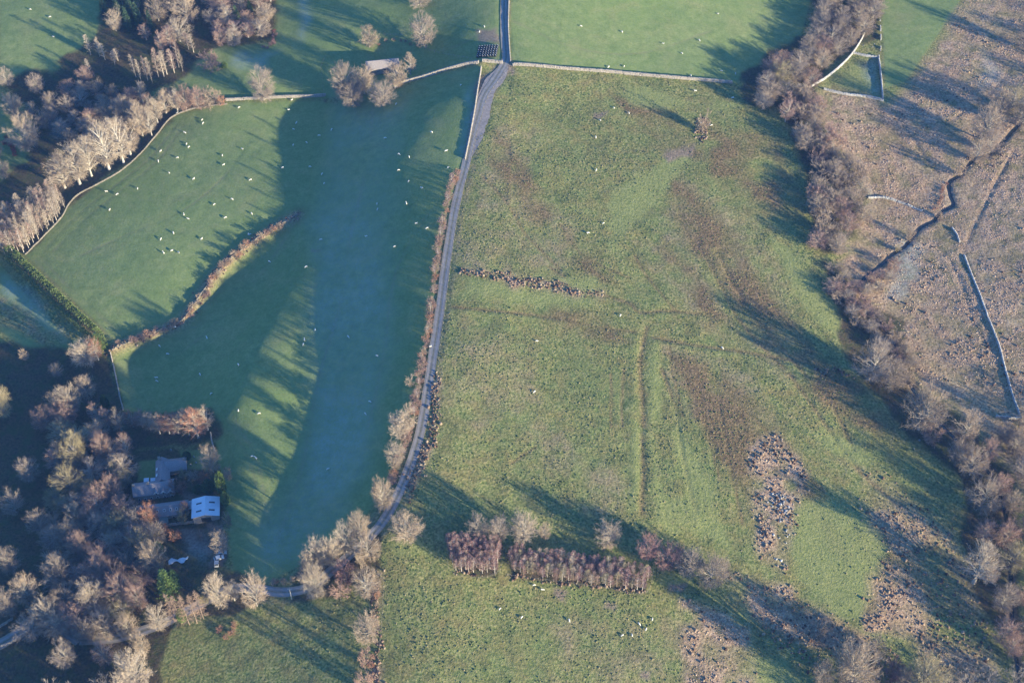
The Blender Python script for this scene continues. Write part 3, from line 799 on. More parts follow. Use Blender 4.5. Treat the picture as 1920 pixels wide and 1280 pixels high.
def pole_tree(seed, H=14., Wd=3.2, n=70, tw=9, start=.25, mat_t=None, mat_c=None, twig_w=.05, droop=0.0, asc=.9, cone=.55, tr=.011):
    """slender birch, poplar or larch: straight pale stem, short ascending branches"""
    rg = np.random.default_rng(seed)
    segs = []; P0 = []; P1 = []; W = []
    bend = rg.normal(0, .02*H, 2)
    axis = lambda f: np.array([bend[0]*f*f, bend[1]*f*f, H*f])
    fs = np.linspace(0, 1, 7)
    for a, b in zip(fs[:-1], fs[1:]):
        segs.append((axis(a)-np.array([0, 0, .4 if a == 0 else 0]), axis(b), H*tr*(1.05-a), H*tr*(1.05-b)))
    for i in range(n):
        f = start+(1-start)*(i/n)**.9
        g = (f-start)/(1-start)
        rad = Wd*.5*(np.sin(math.pi*min(1, .18+.82*g))**.6*(1-cone)+cone*(1-g)**.8)*rg.uniform(.65, 1.15)+.12
        an = rg.uniform(0, 2*math.pi)
        d = unit(np.array([math.cos(an), math.sin(an), asc-droop]))
        p = axis(f); q = p+d*rad*1.25
        segs.append((p, q, H*.0026, H*.0009))
        for j in range(tw):
            s = rg.uniform(.25, 1.0); b0 = p+(q-p)*s
            d2 = unit(d*.6+rg.normal(0, .5, 3)+np.array([0, 0, .35-droop]))
            P0.append(b0); P1.append(b0+d2*rg.uniform(.35, .8)*max(.4, Wd/4)); W.append(twig_w*rg.uniform(.6, 1.2))
    V, Fq = tubes(segs, 4); tm = mesh_np('trunk', V, Fq, mat_t, True)
    V, Fq = ribbons(np.array(P0), np.array(P1), np.array(W), rg); cm = mesh_np('crown', V, Fq, mat_c)
    return tm, cm, H, Wd

def conifer(seed, H=15., Wd=5.5, mat_t=None, mat_c=None, layers=26, per=11):
    rg = np.random.default_rng(seed)
    segs = [(np.array([0, 0, -.4]), np.array([0, 0, H*.5]), H*.014, H*.009), (np.array([0, 0, H*.5]), np.array([0, 0, H*.99]), H*.009, .02)]
    P0 = []; P1 = []; W = []
    for i in range(layers):
        f = .07+.92*i/layers; z = H*f; rad = Wd*.5*(1-f)**.85+.15
        for j in range(per):
            an = rg.uniform(0, 2*math.pi); r = rad*rg.uniform(.7, 1.12)
            d = np.array([math.cos(an), math.sin(an), 0.])
            p = np.array([0, 0, z]); q = p+d*r+np.array([0, 0, -.20*r+rg.uniform(-.2, .2)])
            ns = max(3, int(r*3.2))
            for k in range(ns):
                s = .25+.75*(k+rg.uniform())/ns
                b = p+(q-p)*s; sd = np.array([-d[1], d[0], 0])*rg.choice([-1, 1])
                P0.append(b); P1.append(b+(d*.55+sd*.65+np.array([0, 0, rg.uniform(-.25, .18)]))*rg.uniform(.45, .8)); W.append(rg.uniform(.28, .42))
    V, Fq = tubes(segs, 5); tm = mesh_np('trunk', V, Fq, mat_t, True)
    V, Fq = ribbons(np.array(P0), np.array(P1), np.array(W), rg); cm = mesh_np('crown', V, Fq, mat_c)
    return tm, cm, H, Wd

def evergreen(seed, H=6., Wd=5., n=2600, mat_t=None, mat_c=None, pt=.0):
    """rounded leafy bush or small tree of leaf-sized faces"""
    rg = np.random.default_rng(seed)
    u = unit(rg.normal(size=(n, 3))); bul = unit(rg.normal(size=(9, 3))); am = rg.uniform(-.25, .2, 9)
    f = 1+(np.maximum(u@bul.T, 0)**4 @ am)
    r = rg.uniform(.45, 1.0, n)**.5*f
    z = u[:, 2]*r; prof = np.clip(1-pt*(z*.5+.5), .15, 1)
    P = np.stack([u[:, 0]*r*Wd*.5*prof, u[:, 1]*r*Wd*.5*prof, H*.52+z*H*.5], 1)
    P[:, 2] = np.maximum(P[:, 2], .1)
    d = unit(u+rg.normal(0, .6, (n, 3)))
    V, Fq = ribbons(P, P+d*rg.uniform(.25, .5, n)[:, None]*H/6, rg.uniform(.16, .3, n)*H/6, rg)
    cm = mesh_np('crown', V, Fq, mat_c)
    segs = [(np.array([0, 0, -.3]), np.array([0, 0, H*.6]), H*.02, H*.008)]+[(np.array([0, 0, H*.2]), np.array([*rg.normal(0, .25*Wd, 2), H*.6]), H*.01, H*.004) for _ in range(4)]
    V, Fq = tubes(segs, 5); tm = mesh_np('trunk', V, Fq, mat_t, True)
    return tm, cm, H, Wd

def tint_material(name, rough=.85, lo=.8, hi=1.2, spec=.15):
    t = NT(name, rough, spec)
    oi = t.n('ShaderNodeObjectInfo')
    v = t.noise(.7, 3)
    m_ = t.n('ShaderNodeMapRange'); m_.inputs[3].default_value = lo; m_.inputs[4].default_value = hi; m_.inputs[1].default_value = .3; m_.inputs[2].default_value = .7
    t.l(v, m_.inputs[0])
    r_ = t.n('ShaderNodeMapRange'); r_.inputs[3].default_value = .86; r_.inputs[4].default_value = 1.14; t.l(oi.outputs['Random'], r_.inputs[0])
    k = t.math('MULTIPLY', m_.outputs[0], r_.outputs[0])
    cc = t.n('ShaderNodeCombineColor')
    for i in range(3): t.l(k, cc.inputs[i])
    t.col(t.mix(1.0, oi.outputs['Color'], cc.outputs[0], 'MULTIPLY'))
    return t.m
M_BARK = tint_material('bark', .9, .7, 1.25); M_TWIG = tint_material('twigs'); M_LEAF = tint_material('evergreen_leaves', .6, .6, 1.35, .3)

PROTO = {'oak': [], 'tall': [], 'bush': [], 'birch': [], 'poplar': [], 'larch': [], 'spruce': [], 'yew': []}
for s in range(6):
    PROTO['oak'].append(bare_tree(100+s, 12, 11.2, .10, 66+7*s, 11, 8, .46, .038, 1, M_BARK, M_TWIG))
for s in range(4):
    PROTO['tall'].append(bare_tree(200+s, 16, 9.6, .15, 66+7*s, 11, 8, .60, .038, 1, M_BARK, M_TWIG))
for s in range(5):
    PROTO['bush'].append(bare_tree(300+s, 4, 4.6, .06, 34, 10, 6, .30, .036, 3, M_BARK, M_TWIG, thick=.7))
for s in range(4):
    PROTO['birch'].append(pole_tree(400+s, 11, 2.8, 80, 14, .22, M_BARK, M_TWIG, .05))
for s in range(4):
    PROTO['poplar'].append(pole_tree(500+s, 18, 4.2, 80, 11, .15, M_BARK, M_TWIG, .065, 0, 1.3, .25))
for s in range(3):
    PROTO['larch'].append(pole_tree(600+s, 15, 5.0, 90, 11, .12, M_BARK, M_TWIG, .06, .35, .3, .85))
for s in range(3):
    PROTO['spruce'].append(conifer(700+s, 15, 5.5, M_BARK, M_LEAF))
for s in range(3):
    PROTO['yew'].append(evergreen(800+s, 6, 5, 2600, M_BARK, M_LEAF, .25*s))

TINT = {
 'grey': (0.325, 0.266, 0.219), 'buff': (0.383, 0.303, 0.229), 'pink': (0.362, 0.246, 0.202), 'pale': (0.444, 0.367, 0.285), 'rust': (0.361, 0.186, 0.124),
 'plum': (0.319, 0.192, 0.175), 'olive': (0.334, 0.286, 0.169), 'red': (0.310, 0.099, 0.081), 'orange': (0.420, 0.237, 0.156),
 'spruce': (.04, .08, .045), 'yew': (.05, .10, .035), 'lime': (.11, .17, .045), 'larch': (.35, .245, .175)}
BARKT = {'oak': (.36, .335, .295), 'tall': (.41, .38, .335), 'bush': (.24, .20, .165), 'birch': (.44, .40, .36), 'poplar': (.38, .34, .29), 'larch': (.32, .24, .18), 'spruce': (.14, .10, .07), 'yew': (.16, .11, .08)}
NAMES = {'oak': 'bare_tree', 'tall': 'bare_tree', 'bush': 'bare_shrub', 'birch': 'birch_tree', 'poplar': 'poplar_tree', 'larch': 'larch_tree', 'spruce': 'spruce_tree', 'yew': 'evergreen_shrub'}
CATS = {'oak': 'tree', 'tall': 'tree', 'bush': 'shrub', 'birch': 'tree', 'poplar': 'tree', 'larch': 'tree', 'spruce': 'conifer', 'yew': 'evergreen'}
LOOK = {'grey': 'grey', 'buff': 'buff', 'pink': 'pinkish', 'pale': 'pale', 'rust': 'rusty', 'plum': 'purplish', 'olive': 'olive', 'red': 'red', 'orange': 'orange', 'spruce': 'dark green', 'yew': 'deep green', 'lime': 'bright green', 'larch': 'tan'}
NOUN = {'oak': 'bare tree', 'tall': 'tall bare tree', 'bush': 'bare shrub', 'birch': 'slender birch', 'poplar': 'slim bare tree', 'larch': 'leafless larch', 'spruce': 'spruce', 'yew': 'leafy evergreen'}
PAST = []
TREES = []     # (cluster, P, kind, tint, width m, height m)

def add_tree(cl, P, kind, tint, wm, hm):
    if cl.startswith('past '):
        PAST.append((np.array(P), wm, hm)); return
    TREES.append((cl, np.array(P), kind, tint, wm, hm))

def tree_px(cl, x, yb, wpx, hpx, kind='oak', tint='grey'):
    """tree whose foot is at photograph pixel (x, yb), crown wpx wide, hpx from foot to top"""
    P = place(x, yb); k, dep = scale_at(P)
    wm = wpx/k
    hm = max((hpx-.16*wpx*math.sin(dep))/(k*math.cos(dep)), wm*.55)
    if kind in ('oak', 'tall'): hm = min(hm, wm*1.75+4)
    if 'lower streamside' in cl: hm *= 1.0
    add_tree(cl, P, kind, tint, wm, hm)

def inpoly(p, x, y):
    p = np.array(p, float); c = False
    for a, b in zip(p, np.roll(p, -1, 0)):
        if (a[1] > y) != (b[1] > y) and x < (b[0]-a[0])*(y-a[1])/(b[1]-a[1]+1e-12)+a[0]: c = not c
    return c

def fill(cl, poly, gap, wr, hr, kinds, tints, seed=0, squeeze=.7):
    """feet scattered inside a polygon of photograph pixels, at least gap px apart"""
    rd = random.Random(seed); p = np.array(poly, float); pts = []
    x0, y0 = p.min(0); x1, y1 = p.max(0)
    for _ in range(int((x1-x0)*(y1-y0)/gap/gap*14)+50):
        x = rd.uniform(x0, x1); y = rd.uniform(y0, y1)
        if not inpoly(poly, x, y): continue
        if all((x-a)**2+((y-b)/squeeze)**2 > gap*gap for a, b in pts): pts.append((x, y))
    for x, y in pts:
        P = place(x, y); k, dep = scale_at(P)
        u = rd.uniform(0, 1)
        add_tree(cl, P, rd.choice(kinds), rd.choice(tints), wr[0]+(wr[1]-wr[0])*u, hr[0]+(hr[1]-hr[0])*(u*.6+rd.uniform(0, .4)))

# --- single trees, foot pixel, crown width and height in photograph pixels
for a in [(495,187,58,66,'oak','grey'),(693,88,40,44,'oak','buff'),(793,84,60,64,'oak','grey'),(784,10,50,34,'oak','pale'),(770,140,24,44,'tall','buff'),
          (650,184,58,66,'oak','grey'),(684,176,46,54,'oak','buff'),(718,198,54,52,'oak','grey'),(744,166,42,46,'oak','buff'),(662,198,50,44,'oak','grey')]:
    tree_px('around the upper barn', *a)
for a in [(15,160,34,36,'oak','pale'),(31,222,42,48,'oak','buff'),(64,218,22,28,'tall','grey'),(54,284,66,70,'oak','buff'),(85,240,30,32,'oak','grey'),(70,172,40,36,'oak','grey'),(10,335,30,40,'oak','grey'),(-15,300,60,60,'oak','grey')]:
    tree_px('in the upper left park', *a)
for a in [(395,132,46,36,'bush','pink'),(421,127,14,12,'yew','lime')]: tree_px('in the shaded meadow', *a)
for i, a in enumerate([(205,318,62,92,'tall','pale'),(232,305,56,86,'tall','pale'),(245,290,52,66,'tall','buff'),(150,345,62,84,'tall','pale'),(122,352,52,70,'tall','buff'),(172,330,50,76,'tall','pale'),(268,255,40,60,'oak','buff'),(238,232,44,52,'oak','grey'),(262,235,44,52,'tall','buff'),(285,255,30,56,'tall','pale'),
          (312,212,30,48,'tall','buff'),(333,208,32,46,'tall','pale'),(350,205,38,50,'oak','pink'),(372,203,34,44,'oak','pink'),(398,198,44,36,'bush','buff'),(296,230,28,50,'tall','pale'),(268,190,24,38,'tall','pale'),(415,196,22,16,'bush','orange'),(280,215,26,44,'tall','pink'),(320,195,26,36,'oak','pink')]):
    tree_px('above the curved wall', *a)
fill('in the dark wood at upper left', [(100,190),(160,150),(250,185),(240,230),(200,270),(150,290),(110,260),(95,220)], 27, (8, 11.5), (8, 12), ['oak', 'tall', 'oak'], ['grey', 'grey', 'buff', 'pink'], 1)
fill('in the left edge plantation', [(-40,485),(45,474),(75,448),(112,410),(128,384),(110,372),(50,400),(-40,440)], 9.0, (3, 5.6), (10, 19), ['poplar', 'poplar', 'birch'], ['buff', 'buff', 'pale', 'pink', 'grey'], 2, .62)
for x, yb, h in [(172,108,50),(188,112,46),(198,116,42),(212,120,36),(225,118,30),(258,150,42),(268,152,52),(277,150,50),(286,150,56),(296,148,58),(306,147,58),(316,142,52),(325,136,52),(335,126,48),(343,132,40),(365,100,46),(355,92,38),(172,140,26)]:
    tree_px('in the row below the spruces', x+random.uniform(-4, 4), yb+random.uniform(-6, 6), random.uniform(11, 22), h*random.uniform(.75, 1.1), 'poplar', random.choice(['pale', 'buff', 'pink', 'buff']))
fill('in the spruce wood at the top', [(195,-25),(300,-25),(295,60),(225,60),(195,30)], 19, (4.5, 6), (13, 18), ['spruce', 'spruce', 'spruce', 'tall'], ['spruce'], 3)
for a in [(298,40,46,52,'oak','buff'),(352,42,58,66,'oak','buff'),(338,78,50,48,'oak','pale'),(218,58,32,40,'oak','pale'),(320,88,34,40,'tall','pink'),(305,95,26,38,'tall','pink'),(275,75,24,30,'tall','pink'),(330,10,50,50,'oak','grey')]:
    tree_px('among the spruces at the top', *a)
fill('in the dense copse at the top', [(398,-30),(512,-30),(508,50),(490,80),(440,92),(400,88),(390,30)], 24, (9, 12.5), (10, 14), ['oak', 'tall', 'tall'], ['pink', 'buff', 'grey', 'pink'], 4)
fill('in the dense copse, low evergreens', [(420,20),(480,20),(470,80),(430,80)], 30, (4, 5), (7, 9), ['spruce'], ['yew'], 41)

# --- streamside belt
fill('in the upper streamside belt', [(1525,-40),(1665,-40),(1652,25),(1610,70),(1580,105),(1535,150),(1510,195),(1470,205),(1395,172),(1425,145),(1455,120),(1500,110),(1535,70)], 27, (11, 14.5), (10, 13.5), ['oak', 'oak', 'oak', 'tall'], ['grey', 'buff', 'pink', 'grey', 'buff'], 5)
fill('in the middle streamside belt', [(1480,205),(1520,190),(1545,235),(1575,300),(1618,355),(1618,415),(1590,460),(1565,482),(1530,475),(1528,400),(1520,330),(1505,280)], 24, (10.5, 13.5), (9.5, 12.5), ['oak', 'oak', 'bush'], ['buff', 'grey', 'pink', 'buff'], 6)
fill('in the narrow streamside belt', [(1548,505),(1572,495),(1600,540),(1640,525),(1684,488),(1690,505),(1655,545),(1620,565),(1650,600),(1690,640),(1712,690),(1690,700),(1640,640),(1585,585),(1552,545)], 19, (6.5, 9.5), (4.5, 7), ['oak', 'bush', 'oak'], ['buff', 'pink', 'grey', 'buff'], 7)
for a in [(1628,712,78,74,'oak','grey'),(1668,725,56,50,'oak','grey'),(1700,720,36,34,'bush','buff'),(1722,805,84,84,'oak','buff'),(1745,830,40,36,'bush','pink'),(1802,826,60,60,'oak','buff'),(1695,668,28,28,'oak','buff'),
          (1792,865,44,42,'oak','grey'),(1818,890,56,58,'oak','buff'),(1845,865,44,44,'oak','pink'),(1838,955,66,64,'oak','buff'),(1872,925,38,40,'oak','pink'),(1893,960,46,44,'oak','buff'),
          (1842,1010,44,40,'tall','pink'),(1880,1020,48,50,'oak','pink'),(1826,1092,72,84,'tall','pale'),(1855,1088,30,26,'bush','pink'),(1892,1065,54,60,'oak','olive'),(1876,1142,48,50,'oak','grey'),(1875,1202,46,50,'oak','pink'),(1892,1225,44,44,'oak','pink'),
          (1900,850,44,50,'oak','grey'),(1880,830,40,40,'oak','grey'),(1915,900,50,50,'oak','grey'),(1918,800,40,44,'oak','buff'),(1912,1130,40,40,'oak','pink'),(1925,1010,50,56,'oak','pink'),(1922,1200,50,56,'oak','grey')]:
    tree_px('in the lower streamside belt', *a)
for a in [(1592,1290,92,92,'oak','buff'),(1536,1285,44,58,'oak','buff'),(1640,1228,42,40,'bush','grey'),(1670,1268,54,40,'bush','plum'),(1722,1300,82,84,'oak','olive'),(1540,1192,36,34,'bush','grey'),(1690,1290,44,40,'oak','grey')]:
    tree_px('in the hollow at the bottom right', *a)
for a in [(1842,262,60,66,'oak','buff'),(1868,222,50,56,'oak','buff'),(1830,300,44,46,'oak','buff'),(1895,205,50,50,'oak','olive'),(1855,285,40,42,'oak','grey'),(1798,328,30,34,'bush','buff'),(1760,408,18,18,'bush','buff'),(1706,448,22,24,'bush','buff'),(1682,470,16,18,'bush','olive'),(1918,240,50,56,'oak','grey'),(1920,90,40,50,'oak','grey')]:
    tree_px('beside the moorland stream', *a)
for a in [(1462,160,46,48,'oak','olive'),(1430,205,40,36,'oak','buff'),(1472,228,36,46,'tall','pink')]:
    tree_px('at the upper belt corner', *a)
tree_px('beside the thorn in the rough field', 1318, 246, 30, 44, 'bush', 'buff')
fill('past the lower right corner', [(1560,1330),(1960,1260),(2080,1350),(1980,1480),(1600,1480)], 38, (9, 12), (10, 13), ['oak'], ['grey', 'buff'], 8)
fill('past the right edge', [(1945,760),(2040,760),(2060,1230),(1950,1230)], 34, (8, 12), (9, 13), ['oak'], ['grey', 'buff'], 9)
fill('past the moor edge', [(1945,60),(2040,40),(2060,260),(1950,260)], 34, (8, 11), (9, 12), ['oak'], ['grey', 'buff'], 10)

# --- hedgerow trees and fenced plantations south of the rough field
for a in [(763,1012,66,56,'oak','buff'),(718,952,46,58,'oak','buff'),(898,1008,44,46,'oak','grey'),(936,1010,46,48,'oak','grey'),(982,1014,58,60,'oak','pale'),(1021,1008,26,30,'oak','buff'),(1139,1022,52,46,'oak','buff'),(1212,1048,46,48,'oak','plum'),(1250,1062,56,48,'oak','plum'),(1290,1076,54,50,'oak','grey'),(1330,1094,60,52,'oak','grey'),(1350,1080,40,36,'oak','grey'),(1275,1055,40,34,'bush','plum')]:
    tree_px('in the hedgerow above the plantations', *a)
fill('in the small fenced plantation', [(838,1018),(942,1028),(928,1074),(853,1074)], 7.6, (2.6, 3.8), (7.5, 11), ['birch'], ['plum', 'plum', 'pink', 'plum'], 12, .8)
fill('in the long fenced plantation', [(955,1040),(1060,1052),(1140,1062),(1218,1078),(1208,1108),(1100,1096),(960,1076)], 8.8, (2.6, 4.2), (6.5, 11), ['birch', 'birch', 'birch', 'larch'], ['plum', 'pink', 'plum', 'plum', 'olive', 'buff'], 13, .8)

# --- along the lane
for a in [(752,815,48,42,'oak','pale'),(742,868,40,40,'oak','pale'),(768,800,38,44,'bush','pale'),(770,722,22,20,'bush','pale'),(650,1035,48,62,'oak','pale'),(676,1015,48,60,'oak','buff'),(622,1058,44,58,'oak','pale'),(600,1062,52,56,'oak','pale'),(582,1075,44,46,'oak','grey'),
          (694,1048,50,54,'oak','buff'),(680,1060,28,34,'bush','pale'),(594,1118,50,58,'oak','pale'),(648,1088,46,44,'bush','plum'),(690,1110,56,48,'oak','buff'),(690,1200,52,50,'oak','buff'),(688,1245,34,34,'bush','pink'),(686,1295,36,40,'bush','pink'),(482,1135,52,74,'oak','buff'),(640,1118,40,30,'bush','pink')]:
    tree_px('beside the bend of the lane', *a)
# --- farm and wood at the lower left
for a in [(400,885,38,52,'oak','buff'),(345,895,24,20,'bush','olive'),(365,900,26,22,'bush','grey'),(385,905,26,26,'bush','rust'),(395,925,22,26,'yew','yew'),(372,925,18,16,'yew','yew'),(430,900,22,30,'oak','buff'),(428,985,20,26,'bush','grey'),(352,860,16,14,'yew','yew'),(312,1000,20,20,'bush','rust'),(330,1010,26,20,'bush','rust'),(375,1010,18,18,'bush','grey'),(300,1010,22,20,'bush','olive'),(418,1040,36,62,'tall','buff'),(335,922,36,28,'bush','rust'),(288,985,36,50,'oak','rust'),(350,965,18,28,'tall','rust'),(345,978,28,32,'bush','olive'),(260,968,20,26,'bush','rust'),(275,928,16,22,'bush','orange'),
          (420,928,22,46,'yew','lime'),(424,945,20,26,'yew','lime'),(296,1072,56,62,'oak','buff'),(270,1035,46,44,'oak','olive'),(318,1112,44,52,'spruce','lime'),(332,1105,24,40,'yew','yew'),(300,1040,20,24,'yew','lime')]:
    tree_px('around the farmhouse', *a)
for x, yb, w_, h in [(268,800,30,36),(283,805,30,38),(300,812,32,42),(318,812,34,44),(335,812,36,46),(355,815,40,52),(372,820,46,60),(390,805,36,46),(250,800,28,34),(228,808,32,46),(205,800,26,40)]:
    tree_px('in the row above the farmhouse', x, yb, w_, h, 'tall', random.choice(['pink', 'pink', 'rust', 'buff']))
for a in [(354,812,18,24,'yew','yew'),(202,768,14,30,'yew','yew')]: tree_px('under the pinkish row', *a)
for a in [(185,790,28,40,'tall','pink'),(165,682,56,46,'oak','pale'),(185,675,30,46,'tall','rust'),(110,705,28,26,'oak','grey'),(135,770,48,54,'oak','pale'),(165,742,40,40,'oak','buff'),(48,675,20,24,'oak','buff'),(8,780,46,66,'oak','olive'),(85,800,44,38,'oak','pink'),
          (122,812,26,34,'oak','buff'),(148,870,56,64,'oak','olive'),(138,925,62,58,'oak','olive'),(115,860,30,36,'oak','grey'),(200,862,40,50,'oak','pink'),(222,895,28,40,'oak','olive'),(238,910,28,34,'oak','olive'),(190,848,36,40,'tall','pink'),(240,855,36,44,'tall','pink'),
          (190,950,52,52,'oak','pink'),(215,935,42,46,'oak','pink'),(150,985,44,50,'oak','buff'),(175,985,40,40,'oak','pink'),(130,965,40,40,'oak','olive'),
          (60,1130,50,58,'oak','buff'),(25,1070,44,48,'oak','grey'),(190,1085,56,56,'oak','pink'),(160,1040,46,50,'oak','pink'),(120,1090,50,56,'oak','grey'),(95,1170,48,56,'oak','pale'),(180,1140,62,56,'oak','pale'),(235,1130,56,56,'oak','pink'),(265,1140,50,56,'oak','pink'),
          (300,1178,44,50,'oak','pale'),(245,1190,44,40,'oak','buff'),(165,1200,44,40,'oak','grey'),(205,1190,46,40,'oak','buff'),(415,1135,48,60,'oak','pale'),(440,1125,30,48,'tall','pale'),(390,1125,40,30,'bush','olive'),(260,1285,70,66,'oak','pale'),(130,1245,50,50,'oak','grey'),(200,1240,44,44,'oak','pink'),(270,1225,34,44,'oak','buff'),
          (130,1020,44,46,'oak','buff'),(80,1000,44,46,'oak','grey'),(30,960,46,46,'oak','grey'),(60,900,44,46,'oak','grey'),(20,1150,44,50,'oak','grey')]:
    tree_px('in the wood at the lower left', *a)
fill('deep in the lower left wood', [(105,760),(200,830),(245,900),(230,960),(300,1010),(300,1060),(240,1170),(60,1190),(110,1110),(90,1000),(110,900)], 35, (10.5, 14.5), (10, 14), ['oak', 'oak', 'tall'], ['grey', 'pink', 'buff', 'olive'], 17)
for x, yb in [(340,1168),(355,1170),(370,1168),(328,1164),(382,1160)]: tree_px('beside the lane below the farm', x, yb, 22, 56, 'larch', 'larch')
tree_px('beside the lane below the farm', 344, 1166, 20, 28, 'yew', 'lime')
fill('past the bottom left edge', [(-60,1300),(330,1310),(330,1420),(-60,1420)], 34, (9, 13), (11, 15), ['oak'], ['grey', 'buff'], 15)

# --- shrubs of the roadside hedge and of the hedge bank
def along(cl, pts, gap, wr, hr, kinds, tints, off=1.0, seed=0, skip=0.0):
    rd = random.Random(seed); ln = poly_world(pts, .5); acc = 0
    for a, b in zip(ln[:-1], ln[1:]):
        acc += np.linalg.norm(b-a)
        if acc >= gap:
            acc = rd.uniform(-.4, .4)*gap
            if rd.random() < skip: continue
            p = a+np.array([rd.uniform(-off, off), rd.uniform(-off, off)])
            u = rd.random()
            add_tree(cl, (p[0], p[1], float(hz(*p))), rd.choice(kinds), rd.choice(tints), wr[0]+u*(wr[1]-wr[0]), hr[0]+u*(hr[1]-hr[0]))
along('added to the roadside hedge for shadow streaks', [(858,318),(846,355),(838,385),(829,420),(822,470),(815,520),(809,570),(803,620),(797,650),(791,690),(785,720),(778,760),(770,800),(756,840),(742,880),(733,915)], 2.5, (3.4, 5.6), (2.0, 3.8), ['bush'], ['pink', 'pink', 'buff', 'pink', 'orange'], .7, 21, .04)
along('added to the roadside hedge for shadow streaks', [(858,318),(838,385),(822,470),(809,570),(797,650),(785,720),(770,800),(742,880)], 11, (2.0, 3.4), (4.5, 7.5), ['birch'], ['buff', 'pink'], .5, 71)  # slim birches added so the hedge casts long thin shadow streaks
along('on the hedge bank', [(222,654),(262,638),(300,624),(335,611),(360,587),(384,555),(409,520),(432,495),(463,469),(497,444),(532,421)], 1.9, (2.4, 5.0), (1.0, 4.4), ['bush'], ['buff', 'pink', 'pink', 'buff', 'orange'], 1.7, 22, .08)
along('in the low hedge by the bend', [(500,1092),(530,1090),(560,1084),(580,1078)], 2.6, (2.5, 4), (2, 3), ['bush'], ['orange', 'buff'], .5, 23)
along('in the strip below the lane', [(705,1080),(704,1130),(700,1180),(698,1240),(694,1290)], 3.2, (2, 3.6), (1.5, 3), ['bush'], ['orange', 'rust', 'buff'], 1.0, 24, .2)
along('around the red garden', [(0,268),(15,272),(30,290),(8,255)], 2.2, (2.5, 4), (1.8, 2.6), ['bush'], ['red'], 1.2, 25)
along('at the edge of the copse', [(490,90),(508,88),(515,60)], 2.4, (2.5, 4), (1.8, 2.6), ['bush'], ['plum', 'red'], .8, 26)
along('in the shade below the larches', [(395,1185),(410,1180),(425,1190),(455,1165)], 2.4, (2.5, 4), (1.5, 2.4), ['bush'], ['orange', 'rust'], 1.5, 27)
along('by the track above the barn', [(700,86),(735,78),(770,82),(790,92)], 3.2, (2, 3.2), (1.4, 2.0), ['bush'], ['buff', 'orange'], .8, 28)
along('in the stream bank bracken', [(1775,340),(1765,360),(1762,380),(1745,398)], 2.0, (1.8, 2.8), (1.0, 1.6), ['bush'], ['orange', 'rust'], .8, 29)

def ordinal(n):
    b = ['zeroth', 'first', 'second', 'third', 'fourth', 'fifth', 'sixth', 'seventh', 'eighth', 'ninth', 'tenth', 'eleventh', 'twelfth', 'thirteenth', 'fourteenth', 'fifteenth', 'sixteenth', 'seventeenth', 'eighteenth', 'nineteenth']
    if n < 20: return b[n]
    tens = ['', '', 'twent', 'thirt', 'fort', 'fift', 'sixt', 'sevent', 'eight', 'ninet']
    if n < 100:
        t_, u_ = divmod(n, 10)
        return tens[t_]+'ieth' if u_ == 0 else tens[t_]+'y-'+b[u_]
    if n == 100: return 'hundredth'
    return 'hundred-and-'+ordinal(n-100)

clusters = {}
for i, T in enumerate(TREES):
    clusters.setdefault((T[0], T[2], T[3]), []).append(i)
label_of = {}
for (cl, kind, tint), ids in clusters.items():
    px = [project(*TREES[i][1]) for i in ids]
    X = np.array(px)
    vert = np.ptp(X[:, 1]) > np.ptp(X[:, 0]) if len(ids) > 1 else False
    order = sorted(range(len(ids)), key=lambda q: X[q, 1] if vert else X[q, 0])
    for r_, q in enumerate(order):
        base = f"{LOOK[tint]} {NOUN[kind]} {cl}" if LOOK[tint] not in NOUN[kind] else f"{NOUN[kind]} {cl}"
        if len(ids) > 1:
            base += f", {ordinal(r_+1)} from the {'top' if vert else 'left'}"
        label_of[ids[q]] = base
for i, (cl, P, kind, tint, wm, hm) in enumerate(TREES):
    tm, cm, H, Wd = random.choice(PROTO[kind])
    root = empty(NAMES[kind], P, random.uniform(0, 6.283))
    if kind in ('poplar', 'birch', 'larch', 'spruce'):
        sx = wm/Wd; sz = hm/H
    else:
        sx = wm/Wd; sz = hm/H
    root.scale = (sx*1.06, sx*1.06, sz)
    tag(root, label_of[i], CATS[kind], {'tree': 'bare winter trees', 'shrub': 'bare shrubs', 'conifer': 'conifers', 'evergreen': 'evergreen shrubs'}[CATS[kind]])
    t_ = obj('trunk', tm, root); t_.color = (*BARKT[kind], 1)
    c_ = obj('crown', cm, root); c_.color = (*TINT[tint], 1)

# ------------------------------------------------------------------ woodland just outside the picture, one mass
def joined_wood():
    lt, lc, H, Wd = bare_tree(950, 12, 11.2, .16, 26, 7, 5, .50, .085, 1, M_BARK, M_TWIG)
    def arr(me):
        v = np.empty(len(me.vertices)*3, np.float32); me.vertices.foreach_get('co', v)
        f = np.empty(len(me.loops), np.int32); me.loops.foreach_get('vertex_index', f)
        return v.reshape(-1, 3), f.reshape(-1, 4)
    rg = np.random.default_rng(77); Vs, Fs, n = [], [], 0
    for me in (lt, lc):
        v, f = arr(me)
        for P, wm, hm in PAST:
            a = rg.uniform(0, 6.283); c, s_ = math.cos(a), math.sin(a)
            q = np.stack([(v[:, 0]*c-v[:, 1]*s_)*wm/Wd, (v[:, 0]*s_+v[:, 1]*c)*wm/Wd, v[:, 2]*hm/H], 1)+P
            Vs.append(q); Fs.append(f+n); n += len(v)
    o = obj('far_woodland', mesh_np('far_woodland', np.concatenate(Vs), np.concatenate(Fs), M_TWIG)); o.color = (.30, .26, .22, 1)
    tag(o, 'bare woodland beyond the edges of the picture', 'woodland', kind='stuff')
joined_wood()

